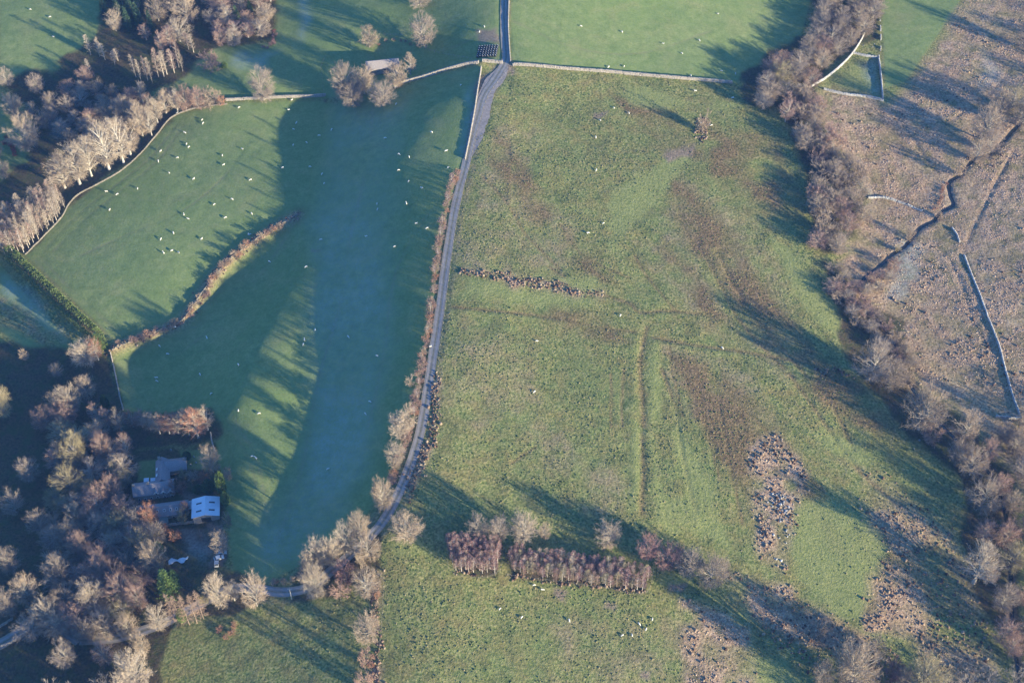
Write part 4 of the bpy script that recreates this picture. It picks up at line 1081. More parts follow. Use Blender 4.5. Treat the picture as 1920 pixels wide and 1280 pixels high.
# ------------------------------------------------------------------ tall clipped conifer hedge at the left
def conifer_hedge():
    ln = poly_world([(22,486),(60,522),(100,560),(145,603),(188,642)], .45)
    rg = np.random.default_rng(5)
    d = unit(np.gradient(ln, axis=0)); nr = np.stack([-d[:, 1], d[:, 0]], 1)
    z0 = hz(ln[:, 0], ln[:, 1]); Hh = 9.0; hw = 2.6
    o0 = np.array([*ln[0], z0[0]])
    P = []; D = []
    for i in range(len(ln)):
        topz = Hh*(1+.05*rg.normal())
        for _ in range(70):
            s = rg.uniform(-1, 1); z = rg.uniform(0, 1)
            if rg.uniform() < .6: s = math.copysign(rg.uniform(.8, 1.05), s)
            else: z = rg.uniform(.9, 1.02)
            w_ = hw*(1-.45*z**3)
            p = np.array([*(ln[i]+nr[i]*s*w_+d[i]*rg.uniform(-.4, .4)), z0[i]+.1+z*topz])
            P.append(p-o0); D.append(np.array([*(nr[i]*s), .8*z])+rg.normal(0, .5, 3))
    P = np.array(P); D = unit(np.array(D))
    V, Fq = ribbons(P, P+D*rg.uniform(.3, .6, len(P))[:, None], rg.uniform(.3, .5, len(P)), rg)
    root = empty('conifer_hedge', o0); tag(root, 'tall dark clipped conifer hedge along the left side of the sunlit pasture', 'hedge')
    f = obj('foliage', mesh_np('foliage', V, Fq, M_LEAF), root); f.color = (.12, .17, .05, 1)
    segs = []
    for i in range(0, len(ln), 4):
        b = np.array([*ln[i], z0[i]-.3])-o0; segs.append((b, b+np.array([0, 0, Hh*.9]), .16, .05))
    V, Fq = tubes(segs, 5); st = obj('stems', mesh_np('stems', V, Fq, M_BARK), root); st.color = (.16, .11, .08, 1)
conifer_hedge()
P = place(188, 652); k_, dep_ = scale_at(P)
tm, cm, H, Wd = PROTO['spruce'][1]
rt = empty('cypress_tree', P, .4); rt.scale = (8.5/Wd, 8.5/Wd, 11/H); tag(rt, 'sunlit green cypress at the lower end of the conifer hedge', 'conifer')
t_ = obj('trunk', tm, rt); t_.color = (.16, .11, .08, 1); c_ = obj('crown', cm, rt); c_.color = (.12, .17, .05, 1)

# ------------------------------------------------------------------ tussocks, bracken, boulders (uncountable ground cover)
def scatter_mask(mask, per_m2, seed):
    rg = np.random.default_rng(seed)
    i0 = np.searchsorted(xs, X0); j0 = np.searchsorted(ys, Y0)
    m = mask[j0:j0+len(yf), i0:i0+len(xf)]
    pj, pi = np.nonzero(rg.uniform(size=m.shape) < m*per_m2)
    x = xf[pi]+rg.uniform(-.5, .5, len(pi)); y = yf[pj]+rg.uniform(-.5, .5, len(pi))
    px, py = project(x, y, hz(x, y))
    ok = (px > -60) & (px < 1990) & (py > -60) & (py < 1340)
    return x[ok], y[ok]

def tussock_mesh(name, x, y, wr, hr, mat, seed, sides=6):
    rg = np.random.default_rng(seed); n = len(x)
    z = hz(x, y); wd = rg.uniform(*wr, n)*rg.uniform(.6, 1.0, n); h = rg.uniform(*hr, n)*wd/np.mean(wr)
    ang = np.arange(sides)*2*math.pi/sides
    r1 = wd[:, None]*.5*rg.uniform(.7, 1.3, (n, sides)); r2 = r1*rg.uniform(.6, .95, (n, sides))
    a = ang[None]+rg.uniform(0, 6, (n, 1))
    ringb = np.stack([x[:, None]+r1*np.cos(a), y[:, None]+r1*np.sin(a), np.repeat((z-.12)[:, None], sides, 1)], -1)
    ringm = np.stack([x[:, None]+r2*np.cos(a), y[:, None]+r2*np.sin(a), z[:, None]+h[:, None]*rg.uniform(.45, .9, (n, sides))], -1)
    top = np.stack([x+rg.normal(0, .1, n)*wd, y+rg.normal(0, .1, n)*wd, z+h], -1)[:, None]
    V = np.concatenate([ringb, ringm, top], 1); nv = 2*sides+1
    k = np.arange(sides); kn = (k+1) % sides
    tri = np.concatenate([np.stack([k, kn, kn+sides], -1), np.stack([k, kn+sides, k+sides], -1), np.stack([k+sides, kn+sides, np.full(sides, 2*sides)], -1)])
    Fq = tri[None]+(np.arange(n)*nv)[:, None, None]
    me = mesh_np(name, V.reshape(-1, 3), Fq.reshape(-1, 3), mat, False)
    at = me.attributes.new('clump', 'FLOAT', 'POINT'); at.data.foreach_set('value', np.repeat(rg.uniform(0, 1, n), nv).astype(np.float32))
    return obj(name, me)

def clump_material(name, stops):
    t = NT(name, .95, .05)
    a = t.n('ShaderNodeAttribute', attribute_name='clump').outputs['Fac']
    f = t.math('ADD', t.math('MULTIPLY', a, .75), t.math('MULTIPLY', t.noise(2.2, 2), .25))
    t.col(t.ramp(f, stops)); return t.m
M_TUSS = clump_material('dead_moor_grass', [(.15, (.21, .145, .10)), (.4, (.34, .24, .165)), (.65, (.47, .345, .25)), (.9, (.56, .45, .32))])
M_BRAK = clump_material('dead_bracken', [(.15, (.06, .04, .03)), (.45, (.17, .11, .08)), (.7, (.27, .195, .14)), (.9, (.34, .28, .20))])
M_RUSH = clump_material('rough_grass_tufts', [(.15, (.05, .075, .03)), (.45, (.11, .14, .055)), (.7, (.20, .19, .09)), (.9, (.30, .25, .14))])
M_ROCK = clump_material('frosted_boulders', [(.15, (.13, .135, .15)), (.5, (.28, .29, .31)), (.9, (.50, .51, .53))])
nostream = (1-bell(d_stream, 2.2))*(1-.8*poly_mask([(1442,912),(1492,916),(1500,960),(1482,1030),(1455,1000),(1440,940)], 4))
x, y = scatter_mask(M['moor']*nostream*np.clip(.45+.8*N7+.5*N16, .04, 1)*M['moor']**2, .8, 31)
tag(tussock_mesh('moor_tussocks', x, y, (.4, 1.0), (.10, .30), M_TUSS, 32, 5), 'straw and pink tussocks of dead grass covering the moor', 'tussocks', kind='stuff')
rm = np.clip(1-M['lush']-M['moor']-M['wood'], 0, 1)*(1-.75*M['bright'])*(1-np.clip(roadbed*2, 0, 1))*np.clip(.5+.8*N16, .1, 1)
x, y = scatter_mask(rm*poly_mask([(800,120),(1400,160),(1560,300),(1640,700),(1900,900),(1900,1300),(500,1300),(720,1000)], 10), .45, 33)
tag(tussock_mesh('rough_grass_tufts', x, y, (.45, 1.0), (.14, .36), M_RUSH, 34, 5), 'small dark and straw tufts across the rough field', 'tufts', kind='stuff')
bm_ = comb([[(860,506),(930,512),(1000,520),(1080,536),(1130,545),(1128,556),(1060,550),(980,540),(900,525),(860,517)], [(1300,225),(1330,225),(1328,262),(1305,265),(1296,245)],
            [(690,1060),(712,1070),(706,1290),(692,1290)], [(812,690),(826,720),(812,830),(790,900),(765,950),(750,935),(785,845),(806,740)], [(1515,692),(1580,692),(1600,704),(1530,700)],
            [(840,1074),(935,1076),(935,1080),(850,1080)], [(955,1076),(1212,1108),(1210,1114),(955,1082)]], 3)
bm_ = np.maximum(bm_, .55*bell(d_bank, 2.4))
bm_ = np.maximum(bm_, np.where((PX < 1790) & (PY > 780), .5*M['moor']*np.clip(.45+.9*N7, 0, 1)*np.where((PX < 1430) & (PY > 1120), .35, 1), 0))
bm_ = np.maximum(bm_, .30*poly_mask([(1440,1090),(1560,1160),(1680,1230),(1760,1300),(1560,1300),(1420,1180)], 14)+.28*poly_mask([(1640,960),(1740,960),(1830,1080),(1860,1280),(1760,1290),(1700,1150)], 14))
bm_ = np.maximum(bm_, np.where(PX > 1540, .09*M['moor']*np.clip(.1+1.2*N16+.5*N7, 0, 1), 0))
x, y = scatter_mask(bm_, .75, 35)
tag(tussock_mesh('dead_bracken', x, y, (.65, 1.7), (.3, .85), M_BRAK, 36), 'dark brown clumps of dead bracken along banks and the lane', 'bracken', kind='stuff')
bo = comb([[(1448,918),(1486,922),(1492,950),(1484,990),(1480,1020),(1468,1000),(1463,960),(1450,940)]], 5)*np.clip(.6+.9*N3+.7*N7, 0, 1)
x, y = scatter_mask(bo, .9, 37)
tag(tussock_mesh('boulder_spread', x, y, (.5, 1.4), (.3, .7), M_ROCK, 38, 5), 'spread of frosted grey boulders in the dead grass right of centre', 'boulders', kind='stuff')
bo2 = comb([[(1310,238),(1335,230),(1330,262),(1308,262)], [(1600,90),(1640,75),(1640,95),(1605,100)], [(1700,850),(1725,800),(1730,830)], [(1440,1000),(1485,1010),(1470,1060),(1440,1040)]], 4)
x, y = scatter_mask(bo2, .10, 39)
tag(tussock_mesh('loose_boulders', x, y, (.7, 1.5), (.4, .8), M_ROCK, 40, 5), 'loose pale boulders beside the lone thorn and the sheepfold', 'boulders', kind='stuff')

# ------------------------------------------------------------------ buildings
M_SLATE = None
def slate(name, a, b):
    t = NT(name, .6, .3)
    tc = t.n('ShaderNodeTexCoord').outputs['Object']
    br = t.n('ShaderNodeTexBrick'); br.inputs['Scale'].default_value = 1.6; br.inputs['Mortar Size'].default_value = .015
    br.inputs['Color1'].default_value = (*a, 1); br.inputs['Color2'].default_value = (*b, 1); br.inputs['Mortar'].default_value = (a[0]*.5, a[1]*.5, a[2]*.5, 1)
    t.l(tc, br.inputs['Vector'])
    c = t.mix(t.math('MULTIPLY', t.fr(t.noise(.8, 4), .4, .7), .5), br.outputs['Color'], (.30, .27, .27))
    t.col(c); return t.m
M_SLATE = slate('slate_roof', (.26, .24, .26), (.35, .32, .33))
M_PALE = slate('pale_sheet_roof', (.27, .25, .26), (.33, .31, .31))
M_METAL = simple('blue_white_sheet_metal', (.52, .60, .70), (.62, .68, .76), .5, .4, .4)
M_STW = simple('house_stone_wall', (.24, .22, .20), (.36, .33, .30), 1.5, .9, .1, 0, .4, .03)
M_DARK = simple('dark_glass', (.02, .025, .03), (.05, .06, .07), 1, .15, .5)
M_FRAME = simple('white_paint', (.72, .73, .74), (.8, .8, .8), 1, .5)
M_SKYL = simple('dark_skylight', (.06, .07, .09), (.10, .11, .13), 1, .25, .5)
M_CONC = simple('grey_green_felt_roof', (.14, .17, .16), (.20, .22, .20), 1)

def bm_box(name, c, s, mat, parent, rz=0, tilt=None, bev=0):
    me = bpy.data.meshes.new(name); b = bmesh.new()
    bmesh.ops.create_cube(b, size=1)
    bmesh.ops.scale(b, vec=s, verts=b.verts)
    if bev: bmesh.ops.bevel(b, geom=b.edges[:], offset=bev, segments=1, affect='EDGES')
    b.to_mesh(me); b.free(); me.materials.append(mat)
    o = obj(name, me, parent, c)
    o.rotation_euler = tilt if tilt else (0, 0, rz)
    return o

def house_body(root, cx, cy, L, Wd, eave, ridge, along_x=True, wall_mat=None, roof_mat=None, over=.35, thick=.18, base=-.8):
    """gabled block: wall prism plus two roof slabs, all in the root's local frame"""
    a = L/2; b = Wd/2
    def tr(x, y, z):
        return (cx+x, cy+y, z) if along_x else (cx-y, cy+x, z)
    V = [tr(-a, -b, base), tr(a, -b, base), tr(a, b, base), tr(-a, b, base), tr(-a, -b, eave), tr(a, -b, eave), tr(a, b, eave), tr(-a, b, eave), tr(-a, 0, ridge), tr(a, 0, ridge)]
    me = bpy.data.meshes.new('wall')
    me.from_pydata(V, [], [(0, 1, 5, 4), (2, 3, 7, 6), (1, 2, 6, 9, 5), (3, 0, 4, 8, 7), (4, 5, 9, 8), (6, 7, 8, 9), (3, 2, 1, 0)]); me.materials.append(wall_mat or M_STW)
    obj('wall', me, root)
    sl = (ridge-eave)/b
    roofs = []
    for s in (-1, 1):
        ao = a+over; bo = b+over; ze = eave-over*sl+.03; zr = ridge+.03
        V = [tr(-ao, s*bo, ze), tr(ao, s*bo, ze), tr(ao, 0, zr), tr(-ao, 0, zr)]
        V += [(v[0], v[1], v[2]+thick) for v in V]
        me = bpy.data.meshes.new('roof')
        me.from_pydata(V, [], [(0, 1, 2, 3), (7, 6, 5, 4), (0, 4, 5, 1), (1, 5, 6, 2), (2, 6, 7, 3), (3, 7, 4, 0)]); me.materials.append(roof_mat or M_SLATE)
        bm = bmesh.new(); bm.from_mesh(me); bmesh.ops.recalc_face_normals(bm, faces=bm.faces); bm.to_mesh(me); bm.free()
        roofs.append(obj('roof', me, root))
    return roofs

def window(root, x, y, z, w_, h, side='y', name='window', sgn=-1):
    s = (w_, .12, h) if side == 'y' else (.12, w_, h)
    f = bm_box(name, (x, y, z), s, M_FRAME, root)
    g = (w_*.78, .04, h*.8) if side == 'y' else (.04, w_*.78, h*.8)
    off = (0, sgn*.075, 0) if side == 'y' else (sgn*.075, 0, 0)
    bm_box('pane', off, g, M_DARK, f)

# farmhouse: front range, link, rear wing
c0 = place(292, 924); rz0 = R(8.5)
fh = empty('farmhouse', c0, rz0); tag(fh, 'stone farmhouse with slate roofs and three white front gables among bare trees', 'house')
house_body(fh, 0, 0, 16.8, 6.6, 4.2, 7.2)
house_body(fh, 3.6, 8.0, 11.4, 5.6, 4.0, 6.6, False)
house_body(fh, 9.4, 11.2, 8.6, 6.0, 3.8, 6.5)
for x in (1.2, 4.2, 7.2):          # front dormer gables
    for s in (-1, 1):
        me = bpy.data.meshes.new('dormer_roof')
        x1 = x+s*.95; V = [(x, -3.75, 6.25), (x1, -3.75, 5.05), (x1, -1.2, 5.05+.55), (x, -.7, 6.3)]
        V += [(v[0], v[1], v[2]+.12) for v in V]
        me.from_pydata(V, [], [(0, 1, 2, 3), (7, 6, 5, 4), (0, 4, 5, 1), (1, 5, 6, 2), (2, 6, 7, 3), (3, 7, 4, 0)]); me.materials.append(M_SLATE); obj('dormer_roof', me, fh)
        me = bpy.data.meshes.new('bargeboard')
        V = [(x, -3.85, 6.42), (x1+s*.15, -3.85, 4.98), (x1+s*.15, -3.85, 4.55), (x, -3.85, 5.95)]; V += [(v[0], v[1]+.09, v[2]) for v in V]
        me.from_pydata(V, [], [(0, 1, 2, 3), (7, 6, 5, 4), (0, 4, 5, 1), (1, 5, 6, 2), (2, 6, 7, 3), (3, 7, 4, 0)]); me.materials.append(M_FRAME); obj('bargeboard', me, fh)
    me = bpy.data.meshes.new('gable_wall')
    V = [(x-.9, -3.6, 3.6), (x+.9, -3.6, 3.6), (x+.9, -3.6, 5.0), (x, -3.6, 6.2), (x-.9, -3.6, 5.0)]; V += [(v[0], v[1]+1.6, v[2]) for v in V]
    me.from_pydata(V, [], [(0, 1, 2, 3, 4), (9, 8, 7, 6, 5)]+[(i, i+5, (i+1) % 5+5, (i+1) % 5) for i in range(5)]); me.materials.append(M_STW); obj('gable_wall', me, fh)
    window(fh, x, -3.68, 4.5, .9, 1.1)
for x in (-6.5, -4, -1.5, 1.2, 4.2, 7.2): window(fh, x, -3.34, 1.5, 1.0, 1.3)
for (x, y, z) in ((-2.0, 0.1, 7.6), (-8.0, 0, 7.5), (2.6, 13.0, 7.2), (13.2, 11.2, 6.9)):
    ch = bm_box('chimney', (x, y, z), (1.1, .8, 1.9), M_STW, fh)
    for dx in (-.25, .25): bm_box('chimney_pot', (dx, 0, 1.1), (.26, .26, .45), M_CONC, ch, 0, None, .05)
for (y, z) in ((5.5, 5.55), (8.6, 5.55)):
    bm_box('skylight', (.9+.45, y, z-.10), (1.0, 1.3, .10), M_FRAME, fh, 0, (0, -math.atan2(2.6, 2.8), 0))
for (dx, dy) in ((-3.5, 5.2), (-.6, 4.9)):
    g = bm_box('porch', (dx, dy, 1.2), (1.9, 1.9, 3.6), M_STW, fh); bm_box('porch_roof', (0, 0, 1.9), (2.2, 2.2, .2), M_METAL, g)
# long barn with skylights
c0 = place(309, 962)
lb = empty('long_barn', c0, R(9)); tag(lb, 'long low slate-roofed barn with a row of skylights below the farmhouse', 'barn')
house_body(lb, 0, 0, 20.5, 6.4, 3.0, 5.6)
for x in (-2.2, .6, 3.2, 5.7):
    sk = bm_box('skylight', (x, -1.55, 4.62), (.95, 1.15, .14), M_FRAME, lb, 0, (math.atan2(2.6, 3.2), 0, 0)); bm_box('pane', (0, 0, .08), (.62, .8, .03), M_DARK, sk)
for x in (-8, -5, -2, 1, 4, 7): window(lb, x, -3.26, 1.4, 1.1, 1.2)
house_body(lb, 12.6, 1.2, 4.2, 3.6, 2.4, 4.0, True, M_STW, M_METAL)
# metal shed
c0 = place(389, 962)
sh = empty('metal_shed', c0, R(7)); tag(sh, 'broad pale blue metal shed with dark skylights beside the long barn', 'shed')
house_body(sh, 0, 0, 8.8, 10.8, 4.4, 5.9, False, M_STW, M_METAL, .45, .1)
for x in (-2.7, 2.7):
    for y in (-2.1, 1.7):
        bm_box('skylight', (x, y, 5.31), (2.4, .75, .06), M_SKYL, sh, 0, (0, math.atan2(1.5, 5.4)*(1 if x > 0 else -1), 0))
bm_box('door', (0, -4.46, 1.7), (4.0, .08, 3.4), M_DARK, sh)
c0 = place(272, 988)
ob = empty('garden_outbuilding', c0, R(8)); tag(ob, 'small flat-roofed greenish outbuilding below the long barn', 'outbuilding')
bm_box('wall', (0, 0, .9), (4.4, 4.2, 3.2), M_STW, ob); bm_box('roof', (0, 0, 2.6), (4.9, 4.7, .22), M_CONC, ob); bm_box('door', (.8, -2.13, .95), (.9, .06, 2.0), M_DARK, ob)
c0 = place(308, 980)
gh = empty('lean_to', c0, R(8)); tag(gh, 'small pale flat-roofed lean-to in front of the long barn', 'outbuilding')
bm_box('wall', (0, 0, .8), (3.6, 2.8, 2.6), M_STW, gh); bm_box('roof', (0, 0, 2.2), (4.0, 3.2, .16), M_CONC, gh); bm_box('door', (.6, -1.43, .85), (.8, .06, 1.8), M_DARK, gh)
# upper barn
c0 = place(718, 130)
ub = empty('stone_barn', c0, R(9)); tag(ub, 'lone barn with a pale grey roof behind the big bare trees', 'barn')
house_body(ub, 0, 0, 17.5, 7.4, 3.6, 6.2, True, M_STW, M_PALE)
bm_box('door', (1.5, -3.74, 1.4), (2.6, .1, 2.8), M_DARK, ub)
for x in (-6, -3, 5.5): window(ub, x, -3.74, 1.9, .8, .9)

# ------------------------------------------------------------------ farm oddments
def bale_mesh():
    me = bpy.data.meshes.new('wrap'); b = bmesh.new()
    bmesh.ops.create_cone(b, cap_ends=True, segments=14, radius1=.62, radius2=.62, depth=1.2)
    bmesh.ops.bevel(b, geom=[e for e in b.edges if abs(e.verts[0].co.z-e.verts[1].co.z) < .01], offset=.12, segments=2, affect='EDGES')
    for f in b.faces: f.smooth = True
    b.to_mesh(me); b.free(); return me
t = NT('black_bale_wrap', .28, .6); t.col(t.ramp(t.noise(2, 3), [(.3, (.012, .013, .018)), (.7, (.035, .038, .048))])); t.bump(t.noise(6, 3), .5, .05)
BALE = bale_mesh(); BALE.materials.append(t.m)
M_GLINT = simple('painted_bale_glint', (.45, .47, .5), (.6, .62, .64), 3, .4, .4)
glint_me = bpy.data.meshes.new('painted_glint'); b = bmesh.new(); bmesh.ops.create_cone(b, cap_ends=True, segments=8, radius1=.24, radius2=.10, depth=.14); b.to_mesh(glint_me); b.free(); glint_me.materials.append(M_GLINT)  # white glint on each bale top, painted as a small pale cone
rowsN, colsN = 6, 8
A0 = place(893, 110)[:2]; A1 = place(932, 107)[:2]
ux = (A1-A0)/np.linalg.norm(A1-A0); uy = np.array([-ux[1], ux[0]])
for r_ in range(rowsN):
    for c_ in range(colsN):
        p = A0+ux*(c_*1.42+.5)+uy*(r_*1.5+.5)+rng.uniform(-.07, .07, 2)
        o = obj('wrapped_bale', BALE, None, (p[0], p[1], float(hz(*p))+.57)); o.rotation_euler = (0, 0, rng.uniform(0, 6))
        tag(o, f'black wrapped bale by the lane, {ordinal(r_+1)} row from the wall, {ordinal(c_+1)} from the left', 'bale', 'black wrapped bales beside the lane')
        obj('painted_glint', glint_me, o, (rng.uniform(-.1, .1), rng.uniform(-.1, .1), .64))

def car(px, py, rz, paint, label):
    P = place(px, py); root = empty('parked_car', P, rz); tag(root, label, 'car', 'cars parked below the metal shed')
    prof = [(-2.0, .35), (-2.05, .8), (-1.7, .95), (-1.2, 1.45), (.5, 1.5), (1.1, 1.0), (1.9, .85), (2.05, .55), (2.0, .35)]
    V = [(x, -.85, z) for x, z in prof]+[(x, .85, z) for x, z in prof]; n = len(prof)
    me = bpy.data.meshes.new('body'); me.from_pydata(V, [], [tuple(range(n)), tuple(range(2*n-1, n-1, -1))]+[(i, i+n, (i+1) % n+n, (i+1) % n) for i in range(n)])
    bm = bmesh.new(); bm.from_mesh(me); bmesh.ops.recalc_face_normals(bm, faces=bm.faces); bm.to_mesh(me); bm.free()
    me.materials.append(paint); obj('body', me, root)
    bm_box('windscreen', (.82, 0, 1.28), (.06, 1.45, .62), M_DARK, root, 0, (0, -.85, 0)); bm_box('rear_window', (-1.47, 0, 1.24), (.06, 1.4, .55), M_DARK, root, 0, (0, .78, 0))
    for s in (-1, 1): bm_box('side_window', (-.3, s*.86, 1.2), (1.5, .04, .38), M_DARK, root)
    for x in (-1.3, 1.3):
        for s in (-.8, .8):
            me = bpy.data.meshes.new('wheel'); b = bmesh.new(); bmesh.ops.create_cone(b, cap_ends=True, segments=14, radius1=.33, radius2=.33, depth=.22)
            bmesh.ops.rotate(b, cent=(0, 0, 0), matrix=Matrix.Rotation(math.pi/2, 3, 'X'), verts=b.verts); b.to_mesh(me); b.free(); me.materials.append(M_DARK); obj('wheel', me, root, (x, s, .31))
    for s in (-.6, .6): bm_box('headlight', (1.99, s, .66), (.1, .3, .16), M_FRAME, root)
M_CARW = simple('white_car_paint', (.6, .62, .64), (.66, .67, .68), .5, .3, .5); M_CARG = simple('silver_car_paint', (.36, .38, .41), (.42, .44, .46), .5, .3, .5)
car(411, 1047, R(20), M_CARW, 'white car parked under the tree beside the farm drive'); car(416, 1037, R(10), M_CARG, 'silver car parked behind the white car by the tree'); car(407, 1056, R(95), M_CARG, 'grey car parked below the white car')

# crumpled white tarpaulin
def tarp():
    P = place(335, 1051); rg = np.random.default_rng(3); n, m = 22, 9
    V = []; 
    for j in range(m):
        for i in range(n):
            x = (i/(n-1)-.5)*8.2; yw = (1.5+.8*math.sin(i*.55))*(j/(m-1)-.5)+.5*math.sin(i*.32)
            V.append((x, yw*1.3, float(hz(P[0]+x, P[1]+yw*1.3)-P[2])+.1+.28*rg.random()+.25*abs(math.sin(i*.8+j))))
    Fq = [(j*n+i, j*n+i+1, (j+1)*n+i+1, (j+1)*n+i) for j in range(m-1) for i in range(n-1)]
    me = mesh_np('white_tarpaulin', np.array(V), np.array(Fq), simple('white_plastic_sheet', (.62, .66, .72), (.75, .78, .82), 2, .4, .4)); o = obj('white_tarpaulin', me, None, P); o.rotation_euler = (0, 0, R(14))
    tag(o, 'crumpled white sheet lying on the yard below the barns', 'tarpaulin')
tarp()
# pale garden stones
for i, (x, y) in enumerate([(358,872),(368,868),(378,866),(364,857),(321,844)]):
    P = place(x, y); me = bpy.data.meshes.new('garden_stone'); b = bmesh.new(); bmesh.ops.create_cube(b, size=1); bmesh.ops.scale(b, vec=(.75, .4, 1.3), verts=b.verts)
    for v in b.verts:
        if v.co.z > 0: v.co.x *= .72; v.co.y *= .8
        v.co += Vector(rng.uniform(-.05, .05, 3))
    bmesh.ops.bevel(b, geom=b.edges[:], offset=.09, segments=2, affect='EDGES'); b.to_mesh(me); b.free(); me.materials.append(M_WALLF)
    o = obj('garden_stone', me, None, (P[0], P[1], P[2]+.55))
    tag(o, f"pale upright stone on the lawn right of the farmhouse, {ordinal(i+1)} of the scatter" if i < 4 else 'lone pale stone on the lawn above the farmhouse', 'stone', 'garden stones')

# utility pole by the bend
P = place(547, 1122); up = empty('utility_pole', P); tag(up, 'pale timber utility pole with crossarm beside the bend of the lane', 'pole')
M_POLE = simple('pale_pole_timber', (.42, .40, .37), (.54, .51, .47), 3)
V, Fq = tubes([(np.array([0, 0, -.5]), np.array([0, 0, 8.2]), .15, .11)], 8); obj('mast', mesh_np('mast', V, Fq, M_POLE, True), up)
bm_box('crossarm', (0, 0, 7.8), (1.6, .12, .14), M_POLE, up)
for x in (-.7, 0, .7): bm_box('insulator', (x, 0, 7.98), (.1, .1, .22), M_FRAME, up, 0, None, .03)

# fences: posts and wires
M_POST = simple('weathered_post', (.26, .22, .17), (.40, .35, .28), 4)
post_me = bpy.data.meshes.new('post'); b = bmesh.new(); bmesh.ops.create_cone(b, cap_ends=True, segments=6, radius1=.08, radius2=.07, depth=1.5); b.to_mesh(post_me); b.free(); post_me.materials.append(M_POST)
M_WIRE = simple('fence_wire', (.3, .3, .3), (.4, .4, .4), 2, .5, .4, .6)
def fence(pts, label, gap=4.0):
    ln = poly_world(pts, .5); acc = 1e9; posts = []
    for a, b_ in zip(ln[:-1], ln[1:]):
        acc += np.linalg.norm(b_-a)
        if acc >= gap: posts.append(a); acc = 0
    o0 = np.array([*posts[0], float(hz(*posts[0]))]); root = empty('wire_fence', o0); tag(root, label, 'fence', 'wire fences')
    Q = [np.array([*p, float(hz(*p))])-o0 for p in posts]
    for q in Q: obj('post', post_me, root, q+np.array([0, 0, .55]))
    segs = [(a+np.array([0, 0, h]), b_+np.array([0, 0, h]), .012, .012) for a, b_ in zip(Q[:-1], Q[1:]) for h in (.4, .8, 1.15)]
    V, Fq = tubes(segs, 3); obj('wires', mesh_np('wires', V, Fq, M_WIRE), root)
fence([(956,130),(925,165),(908,200),(895,245),(880,310),(868,360),(858,410),(850,460),(842,520),(836,570),(829,625),(820,700),(812,760)], 'roadside wire fence between the lane and the rough field')
fence([(838,1008),(848,1074),(930,1077),(946,1020)], 'wire fence round the small plantation', 3)
fence([(952,1078),(1040,1090),(1130,1102),(1208,1113),(1226,1070)], 'wire fence along the lower side of the long plantation', 3)
fence([(695,1075),(694,1130),(691,1190),(688,1270)], 'wire fence beside the overgrown strip below the lane', 3.5)
fence([(720,1085),(717,1150),(712,1210),(707,1280)], 'wire fence on the right of the overgrown strip', 3.5)
fence([(608,180),(605,150),(602,128),(612,105)], 'wire fence left of the barn trees', 3)
fence([(798,93),(830,102),(860,107),(893,115)], 'wire fence from the big tree to the wrapped bales', 3)
fence([(712,66),(740,66),(768,68),(790,70)], 'wire fence along the track above the barn', 3)

# ------------------------------------------------------------------ sheep
def skin_sheep(graze, name):
    """one continuous body grown from a joint skeleton"""
    hx = [(-.48, 0, .62, .20, .20), (-.15, 0, .64, .25, .25), (.2, 0, .64, .25, .25), (.45, 0, .64, .19, .20)]
    if graze: hx += [(.62, 0, .48, .11, .12), (.74, 0, .26, .085, .095), (.80, 0, .12, .06, .065)]
    else: hx += [(.60, 0, .84, .11, .12), (.70, 0, .98, .09, .10), (.86, 0, .93, .06, .065)]
    V = [h[:3] for h in hx]; Rr = [h[3:] for h in hx]; E = [(i, i+1) for i in range(len(hx)-1)]
    for bi, x in ((0, -.46), (3, .42)):
        for s in (-1, 1):
            i = len(V); V += [(x, s*.13, .42), (x-.02, s*.14, .22), (x, s*.14, -.03)]; Rr += [(.085, .085), (.04, .04), (.035, .035)]
            E += [(bi, i), (i, i+1), (i+1, i+2)]
    hd = len(hx)-2
    for s in (-1, 1):
        i = len(V); x, y, z = V[hd]; V.append((x-.06, s*.15, z+.03)); Rr.append((.025, .035)); E.append((hd, i))
    me = bpy.data.meshes.new('tmp'); me.from_pydata(V, E, [])
    o = bpy.data.objects.new('tmp', me); link(o)
    o.modifiers.new('skin', 'SKIN'); sk = me.skin_vertices[0].data if len(me.skin_vertices) else None
    if sk is None:
        return None
    for v, r in zip(sk, Rr): v.radius = r
    sk[1].use_root = True
    ss = o.modifiers.new('sub', 'SUBSURF'); ss.levels = 1
    dg = bpy.context.evaluated_depsgraph_get(); dg.update()
    out = bpy.data.meshes.new_from_object(o.evaluated_get(dg)); out.name = name
    bpy.data.objects.remove(o); bpy.data.meshes.remove(me)
    out.polygons.foreach_set('use_smooth', np.ones(len(out.polygons), bool))
    return out
t = NT('cream_fleece', .95, .05); t.col(t.ramp(t.noise(5, 3), [(.3, (.62, .59, .52)), (.7, (.80, .78, .72))])); t.bump(t.noise(14, 3), .5, .03)
SHEEP = []
for g in (True, False):
    me = skin_sheep(g, 'sheep_body')
    if me is None: raise RuntimeError('skin layer missing')
    me.materials.clear(); me.materials.append(t.m); SHEEP.append(me)
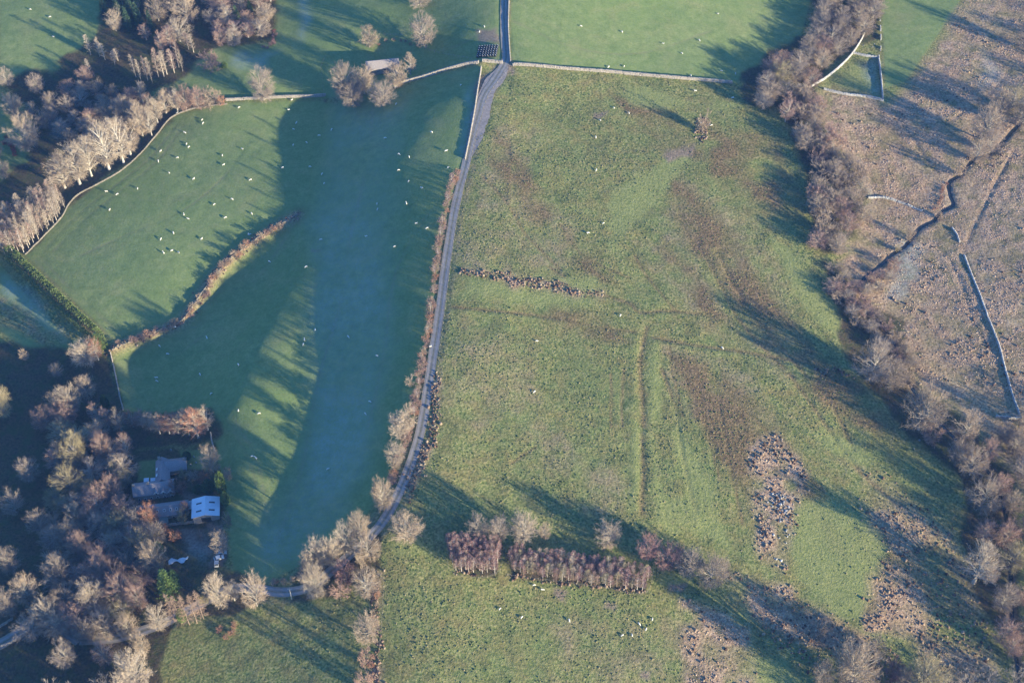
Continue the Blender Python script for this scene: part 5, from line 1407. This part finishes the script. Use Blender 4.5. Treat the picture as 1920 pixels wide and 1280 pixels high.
FLOCKS = {
 'in the park field at the top left': [(57,19),(94,33),(100,70)],
 'on the upper left of the sunlit pasture': [(332,213),(347,250),(350,271),(354,277),(301,285),(297,303),(333,297),(317,325),(258,354),(200,360),(220,365),(206,394)],
 'in the upper middle of the sunlit pasture': [(379,226),(381,232),(448,203),(454,280),(417,292),(419,310),(363,337),(470,338)],
 'in the lower part of the sunlit pasture': [(435,374),(402,384),(345,403),(353,411),(423,409),(325,437),(302,449),(378,449),(307,475),(322,471),(335,474)],
 'by the hedge bank': [(472,401),(466,440),(469,441),(329,617)],
 'in the shaded top of the long pasture': [(547,189),(542,207),(556,231),(550,243),(598,255),(622,244),(575,268),(550,273),(581,313),(530,315),(604,327),(608,345)],
 'on the upper slope of the long pasture': [(722,260),(809,249),(836,284),(840,315),(748,290),(767,295),(864,161),(743,196),(747,320),(766,341),(790,353)],
 'on the middle slope of the long pasture': [(707,383),(708,393),(762,382),(780,420),(801,429),(687,444),(740,463),(602,450),(574,501)],
 'in the dark lower left of the long pasture': [(505,491),(388,634),(299,649),(314,664),(447,684),(375,702),(294,709),(294,715),(396,739)],
 'in the frosty middle of the long pasture': [(591,619),(653,632),(571,638),(569,646),(707,668),(694,754),(685,776),(615,880)],
 'above the farmhouse end of the long pasture': [(447,770),(486,776),(473,856),(480,859)],
 'by the track above the wrapped bales': [(899,61),(908,51)],
 'in the bright green top pasture': [(1089,50),(1166,61),(1243,83),(1278,101),(1311,77),(1346,27),(1295,143),(1353,134),(1379,139)],
 'close to the long straight wall': [(1141,127),(1170,126)],
 'in the upper rough field': [(1304,172),(1374,185),(1151,203),(1179,213),(1125,227),(1117,258),(1118,320)],
 'beside the lone thorn': [(1329,233),(1334,236)],
 'in the middle of the rough field': [(1131,420),(1103,438),(1163,592),(1006,640),(1002,735),(1354,652)],
 'in the field below the plantations': [(937,1142),(1001,1097),(1018,1106),(978,1158),(1067,1163),(1198,1170),(1223,1161),(1211,1180),(1167,1191),(1185,1191)],
 'on the verge of the lane': [(806,650)],
}
for place_, pts in FLOCKS.items():
    vert = np.ptp([p[1] for p in pts]) > np.ptp([p[0] for p in pts])
    for r_, (x, y) in enumerate(sorted(pts, key=lambda q: q[1] if vert else q[0])):
        P = place(x, y); o = obj('sheep', SHEEP[0] if random.random() < .7 else SHEEP[1], None, (P[0], P[1], P[2]-.02))
        o.rotation_euler = (0, 0, random.uniform(0, 6.283)); s_ = random.uniform(.98, 1.16); o.scale = (s_*1.05, s_*1.1, s_)
        lab = f'white sheep {place_}'
        if len(pts) > 1: lab += f", {ordinal(r_+1)} from the {'top' if vert else 'left'}"
        tag(o, lab, 'sheep', 'grazing sheep')

# ------------------------------------------------------------------ haze: thin blue winter air round everything
hm_ = bpy.data.materials.new('winter_haze'); hm_.use_nodes = True
for n in list(hm_.node_tree.nodes): hm_.node_tree.nodes.remove(n)
pv = hm_.node_tree.nodes.new('ShaderNodeVolumePrincipled'); pv.inputs['Density'].default_value = .000068
pv.inputs['Color'].default_value = (.16, .38, 1.0, 1)
ho = hm_.node_tree.nodes.new('ShaderNodeOutputMaterial'); hm_.node_tree.links.new(pv.outputs[0], ho.inputs['Volume'])
zlo = float(GZ.min())-2; zhi = CAM_H+15; hx = 6.6e3
V = BOXV*np.array([2*float(xs.max()-xs.min())*.52, 2*float(ys.max()-ys.min())*.52, zhi-zlo])*np.array([1, 1, 1])
V = V+np.array([(xs.max()+xs.min())/2, (ys.max()+ys.min())/2, (zhi+zlo)/2])
tag(obj('haze', mesh_np('haze', V, BOXF, hm_)), 'thin blue winter haze over the farmland', 'haze', kind='stuff')

print('trees', len(TREES), {k: sum(1 for T in TREES if T[2] == k) for k in PROTO})
